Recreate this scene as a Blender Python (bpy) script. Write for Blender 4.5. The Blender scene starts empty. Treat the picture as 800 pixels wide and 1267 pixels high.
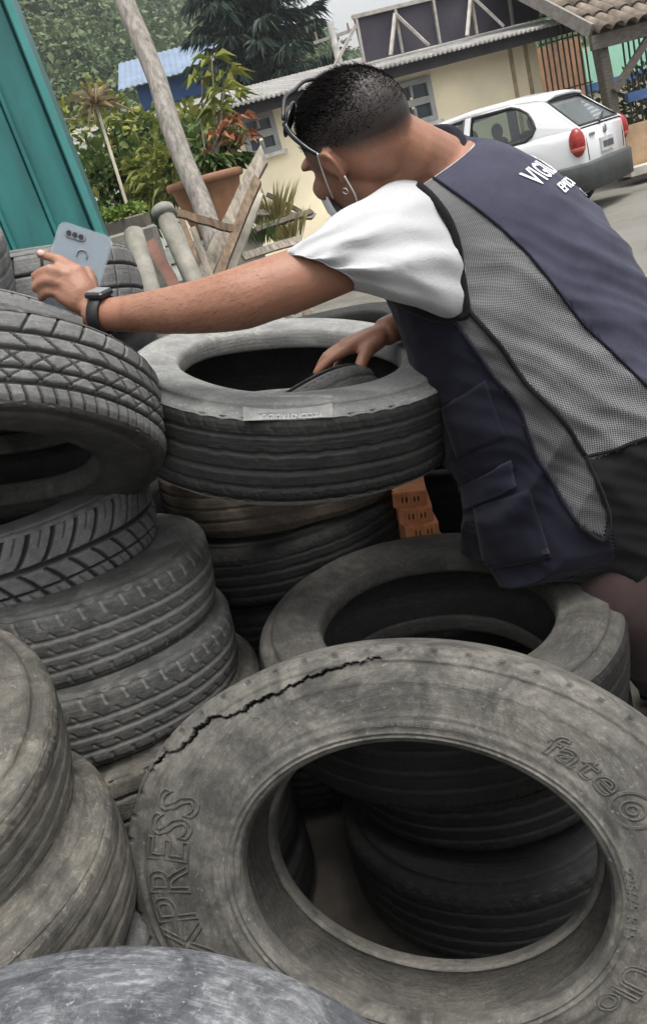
import bpy, math, random
import numpy as np
from mathutils import Vector, Matrix, Quaternion, noise
random.seed(7); rng = np.random.default_rng(7)
scene = bpy.context.scene
COL = scene.collection

# ------------------------------------------------------------------ camera
FPX, PITCH, ROLL, EYE = 1100.0, math.radians(20), math.radians(15.5), 1.38
FW = Vector((0, math.cos(PITCH), -math.sin(PITCH)))
_r0 = Vector((1, 0, 0)); _u0 = Vector((0, math.sin(PITCH), math.cos(PITCH)))
RT = math.cos(ROLL) * _r0 - math.sin(ROLL) * _u0
UP = math.sin(ROLL) * _r0 + math.cos(ROLL) * _u0
CAM = Vector((0, 0, EYE))
cam_data = bpy.data.cameras.new('camera'); cam = bpy.data.objects.new('camera', cam_data); COL.objects.link(cam)
cam_data.sensor_fit = 'HORIZONTAL'; cam_data.sensor_width = 36.0; cam_data.lens = FPX / 800 * 36.0
cam_data.clip_start = 0.02; cam_data.clip_end = 3000
cam.matrix_world = Matrix(((RT.x, UP.x, -FW.x, 0), (RT.y, UP.y, -FW.y, 0), (RT.z, UP.z, -FW.z, EYE), (0, 0, 0, 1)))
scene.camera = cam

# ------------------------------------------------------------------ sky, sun, exposure
SUN_EL, SUN_AZ = math.radians(74), math.radians(150)      # azimuth from +Y, clockwise
world = bpy.data.worlds.new('World'); scene.world = world; world.use_nodes = True
wn = world.node_tree; wn.nodes.clear()
w_out = wn.nodes.new('ShaderNodeOutputWorld'); w_bg = wn.nodes.new('ShaderNodeBackground')
w_sky = wn.nodes.new('ShaderNodeTexSky'); w_sky.sky_type = 'NISHITA'; w_sky.sun_disc = False
w_sky.sun_elevation = SUN_EL; w_sky.sun_rotation = SUN_AZ; w_sky.dust_density = 6.0; w_sky.air_density = 1.4; w_sky.ozone_density = 0.6
w_hsv = wn.nodes.new('ShaderNodeHueSaturation'); w_hsv.inputs['Saturation'].default_value = 0.12
wn.links.new(w_sky.outputs[0], w_hsv.inputs['Color']); wn.links.new(w_hsv.outputs[0], w_bg.inputs[0]); wn.links.new(w_bg.outputs[0], w_out.inputs[0])
w_bg.inputs[1].default_value = 0.15
sun_data = bpy.data.lights.new('sun', 'SUN'); sun_data.energy = 1.15; sun_data.angle = math.radians(22); sun_data.color = (1, .95, .87)
sun = bpy.data.objects.new('sun', sun_data); COL.objects.link(sun)
sd = Vector((math.sin(SUN_AZ) * math.cos(SUN_EL), math.cos(SUN_AZ) * math.cos(SUN_EL), math.sin(SUN_EL)))
sun.rotation_euler = sd.to_track_quat('Z', 'Y').to_euler(); sun.location = sd * 50
scene.view_settings.view_transform = 'Standard'; scene.view_settings.look = 'None'
scene.view_settings.exposure = 0.98; scene.view_settings.gamma = 1.0
scene.render.engine = 'CYCLES'

# ------------------------------------------------------------------ helpers
def P(x, y, d):
    """point seen at photo pixel x, y (800 x 1267) at distance d along the view axis"""
    return CAM + d * (FW + (x - 400) / FPX * RT - (y - 633.5) / FPX * UP)
def ray(x, y): return FW + (x - 400) / FPX * RT - (y - 633.5) / FPX * UP
def PY(x, y, Y):
    v = ray(x, y); return CAM + v * (Y / v.y)
def on_plane(x, y, o, n):
    v = ray(x, y); return CAM + v * ((o - CAM).dot(n) / v.dot(n))
def tag(o, label=None, cat=None, group=None, kind=None):
    if label: o['label'] = label
    if cat: o['category'] = cat
    if group: o['group'] = group
    if kind: o['kind'] = kind
    return o
def empty(name, loc=(0, 0, 0), label=None, cat=None, group=None):
    o = bpy.data.objects.new(name, None); COL.objects.link(o); o.location = loc; o.empty_display_size = .1
    return tag(o, label, cat, group)
def mesh_obj(name, V, F, mat=None, parent=None, smooth=False, attrs=None):
    me = bpy.data.meshes.new(name)
    me.from_pydata([tuple(v) for v in V], [], [tuple(f) for f in F])
    if smooth: me.polygons.foreach_set('use_smooth', [True] * len(me.polygons))
    if mat: me.materials.append(mat)
    if attrs:
        for k, a in attrs.items():
            at = me.attributes.new(k, 'FLOAT', 'POINT'); at.data.foreach_set('value', np.asarray(a, dtype=np.float32))
    me.update()
    o = bpy.data.objects.new(name, me); COL.objects.link(o)
    if parent: o.parent = parent
    return o
def copy_tree(o, parent=None):
    c = o.copy(); COL.objects.link(c); c.parent = parent
    for ch in list(o.children): copy_tree(ch, c)
    return c
class MB:
    def __init__(self): self.V = []; self.F = []
    def add(self, V, F):
        n = len(self.V); self.V += [Vector(v) for v in V]; self.F += [tuple(i + n for i in f) for f in F]; return self
    def box(self, c, s, rot=None, taper=1.0, bev=0.0):
        c = Vector(c); hx, hy, hz = s[0] / 2, s[1] / 2, s[2] / 2
        if bev > 0:
            V = []
            for sz, k in ((-hz, 0), (-hz + bev, 1), (hz - bev, 1), (hz, 0)):
                b = 0 if k else bev
                for x, y in ((-hx + b + bev, -hy + b), (hx - b - bev, -hy + b), (hx - b, -hy + b + bev), (hx - b, hy - b - bev), (hx - b - bev, hy - b), (-hx + b + bev, hy - b), (-hx + b, hy - b - bev), (-hx + b, -hy + b + bev)):
                    V.append(Vector((x, y, sz)))
            F = [tuple(range(7, -1, -1)), tuple(range(24, 32))]
            for k in range(3):
                for i in range(8): j = (i + 1) % 8; F.append((k * 8 + i, k * 8 + j, k * 8 + 8 + j, k * 8 + 8 + i))
        else:
            V = [Vector((x * (taper if z > 0 else 1), y * (taper if z > 0 else 1), z)) for z in (-hz, hz) for x, y in ((-hx, -hy), (hx, -hy), (hx, hy), (-hx, hy))]
            F = [(3, 2, 1, 0), (4, 5, 6, 7), (0, 1, 5, 4), (1, 2, 6, 5), (2, 3, 7, 6), (3, 0, 4, 7)]
        if rot is not None: V = [rot @ v for v in V]
        return self.add([c + v for v in V], F)
    def bar(self, a, b, w, h=None, up=(0, 0, 1), bev=0.0):
        a = Vector(a); b = Vector(b); h = h or w; d = (b - a); L = d.length; z = d.normalized()
        x = Vector(up).cross(z)
        if x.length < 1e-3: x = Vector((1, 0, 0)).cross(z)
        x.normalize(); y = z.cross(x)
        return self.box((a + b) / 2, (w, h, L), Matrix((x, y, z)).transposed(), bev=bev)
    def loft(self, rings, cap=True, closed=True):
        n = len(rings[0]); V = [v for r in rings for v in r]; F = []
        for k in range(len(rings) - 1):
            for i in range(n if closed else n - 1):
                j = (i + 1) % n; F.append((k * n + i, k * n + j, (k + 1) * n + j, (k + 1) * n + i))
        if cap and closed:
            F.append(tuple(range(n - 1, -1, -1))); F.append(tuple(range((len(rings) - 1) * n, len(rings) * n)))
        return self.add(V, F)
    def tube(self, pts, rad, n=8, cap=True, up=(0, 0, 1), flat=1.0):
        pts = [Vector(p) for p in pts]; rad = rad if isinstance(rad, (list, tuple)) else [rad] * len(pts); rings = []
        x = None
        for i, p in enumerate(pts):
            t = (pts[min(i + 1, len(pts) - 1)] - pts[max(i - 1, 0)]).normalized()
            if x is None:
                x = Vector(up).cross(t)
                if x.length < 1e-3: x = Vector((1, 0, 0)).cross(t)
            x = (x - t * x.dot(t)).normalized(); y = t.cross(x)
            rings.append([p + rad[i] * (math.cos(a) * x + flat * math.sin(a) * y) for a in [2 * math.pi * k / n for k in range(n)]])
        return self.loft(rings, cap)
    def ell(self, c, ax, n=16, m=10):
        """closed ellipsoid: centre and three half-axis vectors"""
        c = Vector(c); a, b, d = [Vector(v) for v in ax]; V = [c - d]; F = []
        for k in range(1, m):
            ph = -math.pi / 2 + math.pi * k / m
            for i in range(n):
                t = 2 * math.pi * i / n; V.append(c + math.cos(ph) * (math.cos(t) * a + math.sin(t) * b) + math.sin(ph) * d)
        V.append(c + d)
        for i in range(n): F.append((0, 1 + (i + 1) % n, 1 + i))
        for k in range(m - 2):
            for i in range(n):
                j = (i + 1) % n; F.append((1 + k * n + i, 1 + k * n + j, 1 + (k + 1) * n + j, 1 + (k + 1) * n + i))
        o = 1 + (m - 2) * n; t = len(V) - 1
        for i in range(n): F.append((o + i, o + (i + 1) % n, t))
        return self.add(V, F)
    def build(self, name, mat=None, parent=None, smooth=False, origin=None):
        V = self.V
        if parent is not None and origin is None: origin = parent.location if parent.parent is None else ORG.get(parent.name, Vector((0, 0, 0)))
        if origin is not None: V = [v - Vector(origin) for v in V]
        o = mesh_obj(name, V, self.F, mat, parent, smooth)
        if parent is not None: ORG[o.name] = Vector(origin)
        return o
ORG = {}
def catmull(pts, n):
    pts = [Vector(p) for p in pts]; out = []
    q = [2 * pts[0] - pts[1]] + pts + [2 * pts[-1] - pts[-2]]; m = len(pts) - 1
    for i in range(n):
        t = i / (n - 1) * m; k = min(int(t), m - 1); f = t - k; a, b, c, d = q[k:k + 4]
        out.append(.5 * (2 * b + (c - a) * f + (2 * a - 5 * b + 4 * c - d) * f * f + (3 * b - a - 3 * c + d) * f ** 3))
    return out

# ------------------------------------------------------------------ materials
class NT:
    def __init__(self, name):
        self.m = bpy.data.materials.new(name); self.m.use_nodes = True; self.t = self.m.node_tree
        self.b = self.t.nodes['Principled BSDF']; self.o = self.t.nodes['Material Output']
        self.tc = None
    def n(self, ty, **kw):
        x = self.t.nodes.new(ty)
        for k, v in kw.items():
            if k.startswith('i_'): x.inputs[k[2:].replace('_', ' ')].default_value = v
            else: setattr(x, k, v)
        return x
    def l(self, a, b): self.t.links.new(a, b)
    def coord(self, kind='Object', scale=None):
        if not self.tc: self.tc = self.n('ShaderNodeTexCoord')
        s = self.tc.outputs[kind]
        if scale is not None:
            mp = self.n('ShaderNodeMapping'); mp.inputs['Scale'].default_value = scale if hasattr(scale, '__len__') else (scale,) * 3
            self.l(s, mp.inputs[0]); s = mp.outputs[0]
        return s
    def noise(self, scale, detail=6, rough=.6, coord=None, dist=0.0):
        x = self.n('ShaderNodeTexNoise'); x.inputs['Scale'].default_value = scale; x.inputs['Detail'].default_value = detail
        x.inputs['Roughness'].default_value = rough; x.inputs['Distortion'].default_value = dist
        self.l(coord or self.coord(), x.inputs['Vector']); return x.outputs[0]
    def ramp(self, fac, stops):
        x = self.n('ShaderNodeValToRGB'); e = x.color_ramp.elements
        while len(e) < len(stops): e.new(.5)
        for k, (p, c) in enumerate(stops):
            e[k].position = p; e[k].color = (c, c, c, 1) if not hasattr(c, '__len__') else (*c, 1)
        self.l(fac, x.inputs[0]); return x.outputs[0]
    def mix(self, fac, a, b, mode='MIX'):
        x = self.n('ShaderNodeMix', data_type='RGBA', blend_type=mode)
        for s, i in ((fac, 0), (a, 6), (b, 7)):
            if hasattr(s, 'links'): self.l(s, x.inputs[i])
            elif i == 0: x.inputs[0].default_value = s
            else: x.inputs[i].default_value = (*s, 1) if len(s) == 3 else s
        return x.outputs[2]
    def math(self, op, a, b=None):
        x = self.n('ShaderNodeMath', operation=op)
        for s, i in ((a, 0), (b, 1)):
            if s is None: continue
            if hasattr(s, 'links'): self.l(s, x.inputs[i])
            else: x.inputs[i].default_value = s
        return x.outputs[0]
    def attr(self, name):
        x = self.n('ShaderNodeAttribute', attribute_name=name); return x.outputs['Fac']
    def bump(self, h, strength=.3, dist=.01):
        x = self.n('ShaderNodeBump'); x.inputs['Strength'].default_value = strength; x.inputs['Distance'].default_value = dist
        self.l(h, x.inputs['Height']); self.l(x.outputs[0], self.b.inputs['Normal'])
    def color(self, s):
        if hasattr(s, 'links'): self.l(s, self.b.inputs['Base Color'])
        else: self.b.inputs['Base Color'].default_value = (*s, 1)
    def set(self, **kw):
        for k, v in kw.items(): self.b.inputs[k.replace('_', ' ')].default_value = v
        return self.m
_mc = {}
def mat(name, c, rough=.7, var=.25, scale=8, bump=.15, bdist=.005, metal=0.0, c2=None, coord='Object', stretch=None, spec=.4):
    if name in _mc: return _mc[name]
    t = NT(name); co = t.coord(coord, stretch) if stretch else t.coord(coord)
    nz = t.noise(scale, 8, .62, co)
    c2 = c2 or tuple(x * (1 - var * 1.6) for x in c); c1 = tuple(min(1, x * (1 + var * .6)) for x in c)
    t.color(t.mix(t.ramp(nz, [(.3, 0), (.7, 1)]), c2, c1))
    if bump: t.bump(t.noise(scale * 5, 6, .6, co), bump, bdist)
    t.set(Roughness=rough, Metallic=metal); t.b.inputs['Specular IOR Level'].default_value = spec
    _mc[name] = t.m; return t.m
HAZE = .0011
# ------------------------------------------------------------------ ground
def rubber(name, base=(.045, .045, .045), grey=(.11, .11, .108), dust=(.26, .24, .2), amount=.5, groove=(.02, .02, .02), gmix=.8, scale=9, streak=.35, rough=.78, dark=.55):
    t = NT(name); co = t.coord()
    n1 = t.noise(scale, 9, .68, co, .6); n2 = t.noise(scale * 4.5, 8, .72, co, .3); n3 = t.noise(scale * .45, 4, .55, co)
    # scuffs run round the tyre: stretch along the circumference with cylindrical coordinates
    sep = t.n('ShaderNodeSeparateXYZ'); t.l(co, sep.inputs[0])
    ang = t.math('ARCTAN2', sep.outputs[1], sep.outputs[0])
    rad = t.math('SQRT', t.math('ADD', t.math('MULTIPLY', sep.outputs[0], sep.outputs[0]), t.math('MULTIPLY', sep.outputs[1], sep.outputs[1])))
    cmb = t.n('ShaderNodeCombineXYZ'); t.l(t.math('MULTIPLY', ang, 3.2), cmb.inputs[0]); t.l(t.math('MULTIPLY', rad, 34), cmb.inputs[1]); t.l(t.math('MULTIPLY', sep.outputs[2], 34), cmb.inputs[2])
    n4 = t.noise(5, 9, .75, cmb.outputs[0], .3)
    col = t.mix(t.ramp(n1, [(.32, 0), (.68, 1)]), base, grey)
    lo = .72 - .42 * amount
    d1 = t.ramp(n3, [(lo - .12, 0), (lo + .25, 1)]); d2 = t.ramp(n2, [(.40, 0), (.62, 1)]); d4 = t.ramp(n4, [(.48, 0), (.68, 1)])
    fac = t.math('MULTIPLY', t.math('ADD', t.math('MULTIPLY', d2, .55), .25), d1)
    col = t.mix(fac, col, dust)
    col = t.mix(t.math('MULTIPLY', d4, streak), col, tuple(min(1, x * 1.25) for x in dust))
    stain = t.ramp(t.noise(scale * .9, 7, .7, co, 1.2), [(.44, 0), (.62, 1)])
    col = t.mix(t.math('MULTIPLY', stain, dark), col, tuple(x * .55 for x in base))
    grn = t.ramp(t.noise(320, 4, .75, co), [(.3, 0), (.7, 1)]); col = t.mix(t.math('MULTIPLY', t.math('SUBTRACT', 1.0, grn), .32), col, tuple(x * .5 for x in base))
    spk = t.ramp(t.noise(120, 4, .65, co), [(.62, 0), (.72, 1)])
    col = t.mix(t.math('MULTIPLY', spk, .5), col, tuple(min(1, x * 1.2) for x in dust))
    g = t.attr('groove')
    col = t.mix(t.math('MULTIPLY', g, gmix), col, groove)
    t.color(col)
    h = t.math('ADD', t.math('MULTIPLY', n2, .6), t.math('ADD', t.math('MULTIPLY', n4, .8), t.math('MULTIPLY', t.noise(90, 6, .7, co), .5)))
    cm2 = t.n('ShaderNodeCombineXYZ'); t.l(t.math('MULTIPLY', rad, 1.0), cm2.inputs[1]); t.l(sep.outputs[2], cm2.inputs[2]); rings = t.noise(170, 3, .6, cm2.outputs[0])
    h = t.math('ADD', h, t.math('MULTIPLY', rings, .55))
    t.bump(h, .6, .0045); t.set(Roughness=rough); t.b.inputs['Specular IOR Level'].default_value = .32
    return t.m

def smoothstep(a, b, x):
    t = np.clip((x - a) / (b - a), 0, 1); return t * t * (3 - 2 * t)
def line_g(x, c, w): return 1 - smoothstep(w * .35, w * .75, np.abs(x - c))
def sipe(v, per, w):
    """groove repeating every per along v"""
    m = np.abs((v / per + .5) % 1 - .5) * per; return 1 - smoothstep(w * .3, w * .7, m)
def tread_pattern(kind, th, x, R, tw):
    """depth 0..1 on the grid th (angles) by x (-1..1 across)"""
    T, X = np.meshgrid(th, x, indexing='ij'); L = T * R; Y = X * tw           # metres along and across
    wob = .00025 * np.sin(T * 37) + .0002 * np.sin(T * 61 + 1)
    g = np.zeros_like(T)
    if kind == 'diamond':
        for c in (-.5, -.12, .27, .58): g = np.maximum(g, line_g(Y + wob, c * tw, .0065))
        per = 2 * math.pi * R / 44
        inner = (np.abs(X + .1) < .72)
        z1 = sipe(L + Y * 1.25, per, .0042); z2 = sipe(L - Y * 1.6 + .01, per, .003)
        g = np.maximum(g, .9 * np.maximum(z1 * ((X > -.5) & (X < .58)), z2 * ((X > -.12) & (X < .58))) )
        g = np.maximum(g, .9 * sipe(L + Y * .35, per * .5, .004) * (X > .62)); g = np.maximum(g, .8 * sipe(L - Y * .5, per, .004) * (X < -.55))
    elif kind == 'directional':
        per = 2 * math.pi * R / 40
        g = np.maximum(g, line_g(Y + wob, .06 * tw, .009)); g = np.maximum(g, line_g(Y, -.55 * tw, .005))
        curve = np.where(X > .06, (X - .06) ** .6 * .05, (.06 - X) ** .7 * .055)
        g = np.maximum(g, sipe(L - curve, per, .0085) * (np.abs(X - .06) > .1))
        g = np.maximum(g, .5 * sipe(L - curve + per / 2, per, .004) * (np.abs(X) > .55))
    elif kind == 'ribsipe':
        for c, w in ((-.55, .006), (-.12, .007), (.3, .006)): g = np.maximum(g, line_g(Y + wob, c * tw, w))
        per = 2 * math.pi * R / 52
        s = sipe(L + Y * 1.1, per, .004)
        band = ((X > -.52) & (X < -.34)) | ((X > -.08) & (X < .1)) | ((X > .34) & (X < .5))
        g = np.maximum(g, .85 * s * band); g = np.maximum(g, .8 * sipe(L + Y * .3, per, .006) * ((X > .62) | (X < -.68)))
    elif kind == 'ribs':
        for c, w in ((-.62, .004), (-.22, .005), (.2, .005), (.6, .004)): g = np.maximum(g, .7 * line_g(Y + 2.2 * wob, c * tw, w))
        per = 2 * math.pi * R / 70
        g = np.maximum(g, .35 * sipe(L + Y * .6 + .004 * np.sin(L * 90), per, .003) * (np.abs(X) > .66))
    elif kind == 'block':
        for c, w in ((-.4, .006), (.35, .006)): g = np.maximum(g, line_g(Y + wob, c * tw, w))
        per = 2 * math.pi * R / 30
        g = np.maximum(g, sipe(L - Y * .25, per, .006) * (np.abs(X) > .0))
    elif kind == 'worn':
        for c in (-.45, 0, .45): g = np.maximum(g, .3 * line_g(Y + 3 * wob, c * tw, .005))
        g = np.maximum(g, .4 * sipe(L + Y * .2, 2 * math.pi * R / 60, .004) * (np.abs(X) > .8))
    return g

TYRES = {}
def sidewall_profile(R, W, rb, bw, tw, n=26):
    h = R - rb
    pts = [(rb + .007, bw - .030), (rb + .001, bw - .026), (rb, bw - .012), (rb + .002, bw + .004), (rb + .008, bw + .010), (rb + .012, bw + .011), (rb + .024, bw + .011 + .1 * (W / 2 - bw)), (rb + .30 * h, bw + .011 + .72 * (W / 2 - bw - .011)), (rb + .52 * h, W / 2), (rb + .72 * h, W / 2 * .965), (R - .03, tw + .6 * (W / 2 * .93 - tw)), (R - .0135, tw + .003), (R - .0075, tw - .003)]
    c = catmull([Vector((p[0], p[1], 0)) for p in pts], n); return np.array([(v.x, v.y) for v in c])
def tyre(name, c, n, R, W, rb, label, pattern='ribs', rub=None, side=None, tseg=720, tn=46, sseg=160, bwf=.40, twf=.40, oval=(0, 0), spin=0.0, depth=.006, crack=None, sn=30, group='old tyres in the heap', wave=.002, category='tyre', liner=None, rid=1.0, lseg=120):
    n = Vector(n).normalized(); c = Vector(c)
    a = Vector((0, 0, 1)).cross(n)
    if a.length < .02: a = Vector((1, 0, 0))
    a = (a - n * a.dot(n)).normalized(); b = n.cross(a)
    al = oval[1]; A = math.cos(al) * a + math.sin(al) * b; B = -math.sin(al) * a + math.cos(al) * b
    root = empty(name, (0, 0, 0), label, category, group)
    root.matrix_world = Matrix(((A.x, B.x, n.x, c.x), (A.y, B.y, n.y, c.y), (A.z, B.z, n.z, c.z), (0, 0, 0, 1)))
    bw, tw = W * bwf, W * twf; s = oval[0]; side = side or rub
    ph = (c.x * 7 + c.y * 13) % 6
    def place(th, r, z):
        zz = z + wave * np.sin(2 * th + ph) + wave * .6 * np.sin(5 * th + ph * 2)
        return np.stack([r * np.cos(th) * (1 + s), r * np.sin(th) * (1 - s), zz], -1)
    def grid(nm, th, Rr, Z, mat_, g, parent, closed=True, flip=False):
        nt, m = Rr.shape; V = place(th[:, None] + 0 * Rr, Rr, Z).reshape(-1, 3); idx = np.arange(nt * m).reshape(nt, m); nx = np.roll(idx, -1, 0)
        q = np.stack([idx[:, :-1], nx[:, :-1], nx[:, 1:], idx[:, 1:]], -1).reshape(-1, 4)
        if flip: q = q[:, ::-1]
        return mesh_obj(nm, V.tolist(), q.tolist(), mat_, parent, True, {'groove': g.reshape(-1)})
    # tread
    th = np.linspace(0, 2 * np.pi, tseg, endpoint=False) + spin
    x = np.linspace(-1, 1, tn); X = x[None, :] + 0 * th[:, None]
    rr = R - .0045 * X ** 2 - .006 * smoothstep(.82, 1, np.abs(X))
    g = tread_pattern(pattern, th - spin, x, R, tw); g *= (np.abs(X) < .995)
    wear = .0015 * (np.sin(3 * th + ph) * np.cos(7 * th))[:, None]
    tr = grid('tread', th, rr - depth * g + wear * (1 - X ** 2), X * tw, rub, g, root)
    # sidewalls
    pr = sidewall_profile(R, W, rb, bw, tw, sn)
    ridge = np.zeros(len(pr)); hfr = (pr[:, 0] - rb) / (R - rb)
    for f0, w, hgt in ((.06, .012, .0011), (.105, .012, .0011), (.2, .035, .0012), (.28, .02, .0009), (.62, .02, .001), (.83, .02, .0012)): ridge += rid * hgt * np.exp(-((hfr - f0) / w) ** 2)
    ths = np.linspace(0, 2 * np.pi, sseg, endpoint=False); lug = np.zeros(sseg)
    for sg in (1, -1):
        Rr = pr[None, :, 0] + 0 * ths[:, None]; Z = (pr[:, 1] + ridge)[None, :] + 0 * ths[:, None]
        gg = np.zeros_like(Rr)
        sh = smoothstep(.86, .93, hfr) * (1 - smoothstep(.985, 1.0, hfr))          # shoulder lugs
        lugs = sipe(ths * R, 2 * np.pi * R / 56, .007)
        if pattern != 'worn' or crack:
            gg += .6 * lugs[:, None] * sh[None, :]; Z = Z - .0025 * lugs[:, None] * sh[None, :]
        if crack and sg == 1:
            cth = np.radians([q[0] for q in crack]); cr = np.array([q[1] for q in crack]); o = np.argsort(cth); T = np.mod(ths - .0, 2 * np.pi)
            line = np.interp(T, cth[o], cr[o]) + .0013 * np.sin(T * 75) + .0009 * np.sin(T * 161 + 1) + .0006 * np.sin(T * 320)
            wv = .0024 * np.clip(np.sin(np.pi * np.clip((T - cth.min()) / (cth.max() - cth.min()), 0, 1)), 0, 1) ** .5 + 1e-5
            wv = wv * (1 + .35 * np.sin(T * 23) + .25 * np.sin(T * 57 + 2))
            inside = ((T > cth.min()) & (T < cth.max()))[:, None]
            dd = Rr - line[:, None]; k = (1 - smoothstep(.5, 1.0, np.abs(dd) / wv[:, None])) * inside
            lip = np.exp(-(dd / .012) ** 2) * inside * np.sign(dd)
            Z = Z - .014 * k + .0025 * lip; gg = np.maximum(gg, 1.25 * k)
        sw = grid('sidewall', ths, Rr, sg * Z, side, gg, root, flip=(sg == 1))
        if sg == 1: TYRES[root.name] = dict(root=root, side=sw, pr=pr[int(np.argmax(pr[:, 1] > bw + .002)):], s=s, R=R, W=W, place=place)
    # inner liner
    k = 22; u = np.linspace(-1, 1, k); inr = rb + (R - .022 - rb) * (1 - np.abs(u) ** 3.2) ** .8; inz = (W / 2 - .014) * np.sign(u) * np.abs(u) ** .55
    inz = np.where(np.abs(u) > .95, np.sign(u) * (bw - .028), inz); inr = np.where(np.abs(u) > .95, rb + .006, inr)
    thi = np.linspace(0, 2 * np.pi, lseg, endpoint=False)
    Rl = inr[None, :] + (.0012 * np.sin(thi * 60) if lseg < 500 else .0016 * np.sin(thi * 170) ** 3)[:, None] * (1 - np.abs(u) ** 5)[None, :]
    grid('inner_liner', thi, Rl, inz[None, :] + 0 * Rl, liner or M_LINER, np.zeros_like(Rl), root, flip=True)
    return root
M_LINER = rubber('rubber_liner', (.012, .012, .012), (.03, .03, .029), (.07, .066, .06), .4, scale=7, rough=.6)  # liner colour darkened to carry the shade inside the tyre holes
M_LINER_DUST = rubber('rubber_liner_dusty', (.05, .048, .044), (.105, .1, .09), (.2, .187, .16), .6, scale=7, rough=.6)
def arc_text(ty, body, th_deg, r0, size, matl, outline=True, raise_=.0058, shear=0.0, spacing=1.0, part='lettering', thick=.0011, xs=1.0):
    """raised letters bent round the outer sidewall, read clockwise with the tops outward"""
    d = TYRES[ty]
    cu = bpy.data.curves.new('txt', 'FONT'); cu.body = body; cu.size = size; cu.align_x = 'CENTER'; cu.shear = shear; cu.space_character = spacing; cu.resolution_u = 3
    if outline: cu.fill_mode = 'NONE'; cu.bevel_depth = thick; cu.bevel_resolution = 1
    else: cu.extrude = thick
    to = bpy.data.objects.new('txt', cu); COL.objects.link(to)
    dg = bpy.context.evaluated_depsgraph_get(); me = to.evaluated_get(dg).to_mesh()
    V = np.array([v.co[:] for v in me.vertices]); F = [tuple(p.vertices) for p in me.polygons]
    to.evaluated_get(dg).to_mesh_clear(); bpy.data.objects.remove(to); bpy.data.curves.remove(cu)
    th = math.radians(th_deg) - V[:, 0] * xs / r0; r = r0 + V[:, 1]
    z = np.interp(r, d['pr'][:, 0], d['pr'][:, 1]) + V[:, 2] + raise_ * .3
    W_ = d['place'](th, r, z)
    return mesh_obj(part, W_.tolist(), F, matl, d['side'], False)

RB_DUST = rubber('rubber_dusty_tan', (.04, .039, .036), (.097, .094, .086), (.205, .193, .167), .8, (.01, .01, .009), .95, scale=8, streak=.42, dark=.75)
RB_BLOCK = rubber('rubber_dark_grey', (.1, .1, .1), (.19, .19, .188), (.27, .265, .25), .5, (.009, .009, .01), .94, scale=10, streak=.3, dark=.45)
RB_GROOVE = rubber('rubber_grey_dusty_grooves', (.05, .051, .049), (.115, .115, .11), (.22, .215, .198), .5, (.29, .28, .256), .6, scale=10, streak=.3, dark=.6)
RB_SIDE = rubber('rubber_dark_sidewall', (.03, .03, .029), (.068, .067, .064), (.15, .142, .12), .45, (.01, .01, .01), .8, scale=9, streak=.25)
RB_PALE = rubber('rubber_pale_sidewall', (.135, .138, .133), (.27, .273, .262), (.37, .366, .345), .6, (.05, .05, .05), .7, scale=9, streak=.38, dark=.45)
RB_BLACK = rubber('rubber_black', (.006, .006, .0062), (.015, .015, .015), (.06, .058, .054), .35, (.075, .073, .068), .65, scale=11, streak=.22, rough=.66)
RB_BEIGE = rubber('rubber_beige_dirt', (.038, .037, .035), (.092, .088, .08), (.26, .237, .193), .68, (.26, .24, .2), .6, scale=7, streak=.45, dark=.75)
RB_BLUE = rubber('rubber_weathered_blue_grey', (.032, .036, .045), (.09, .095, .106), (.3, .303, .31), .6, (.05, .055, .06), .5, scale=12, streak=.7, rough=.75, dark=.7)
RB_BROWN = rubber('rubber_brown_dust', (.06, .05, .042), (.13, .105, .08), (.2, .155, .11), .7, (.03, .026, .022), .7, scale=9, streak=.2)

CRACK = [(169, .347), (163, .344), (158, .337), (155, .333), (152, .322), (149, .319), (145, .3225), (140, .322), (137, .309), (134, .306), (129, .3085), (124, .306), (118, .312), (113, .315), (106, .322), (100, .327)]
tyre('car_tyre', (.009, .967, .507), (-.165, -.873, .458), .349, .209, .2, 'large dusty tan tyre with cracked shoulder and raised lettering standing in front', 'ribs', RB_DUST, tseg=900, tn=50, sseg=1300, sn=110, bwf=.45, twf=.42, oval=(.158, -.255), depth=.006, crack=CRACK, liner=M_LINER_DUST, rid=2.0, lseg=1000)
T1 = 'car_tyre'
M_LET = rubber('rubber_letters', (.05, .048, .043), (.1, .095, .085), (.16, .15, .13), .5)
arc_text(T1, 'EXPRESS', 192, .262, .072, M_LET, spacing=1.0, xs=1.02, thick=.0013)
arc_text(T1, 'fate', 50, .241, .046, M_LET, spacing=1.05, xs=1.25, thick=.0012)
arc_text(T1, '225/75 R15', 3, .2125, .0165, M_LET, outline=False, thick=.0007, xs=1.25)
arc_text(T1, 'Ulo', -27, .226, .044, M_LET, spacing=1.0, xs=1.15, thick=.0012)
arc_text(T1, 'RADIAL TUBELESS', 100, .226, .011, M_LET, outline=False, thick=.0006, xs=1.4)
def ring_emblem():
    d = TYRES[T1]; mb = MB()
    for rad in (.0245, .0225, .0125, .006):
        pts = []
        for k in range(28):
            t = 2 * math.pi * k / 28; r = .255 + rad * math.sin(t); th = math.radians(33) + rad * math.cos(t) * 1.05 / .255
            z = float(np.interp(r, d['pr'][:, 0], d['pr'][:, 1])) + .0006; q = d['place'](np.array([th]), np.array([r]), np.array([z]))[0]; pts.append(Vector(q))
        pts.append(pts[0]); mb.tube(pts, .0016, 5, cap=False, up=(.1, .2, 1))
    o = mesh_obj('emblem', mb.V, mb.F, M_LET, d['side'], True); return o
ring_emblem()

def lying(label, c, R, W, pattern, rub, n=(0, 0, 1), rb=None, **kw):
    return tyre('car_tyre', c, n, R, W, rb or R * .6, label, pattern, rub, **kw)
HID = dict(tseg=240, tn=20, sseg=72, sn=16)
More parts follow.
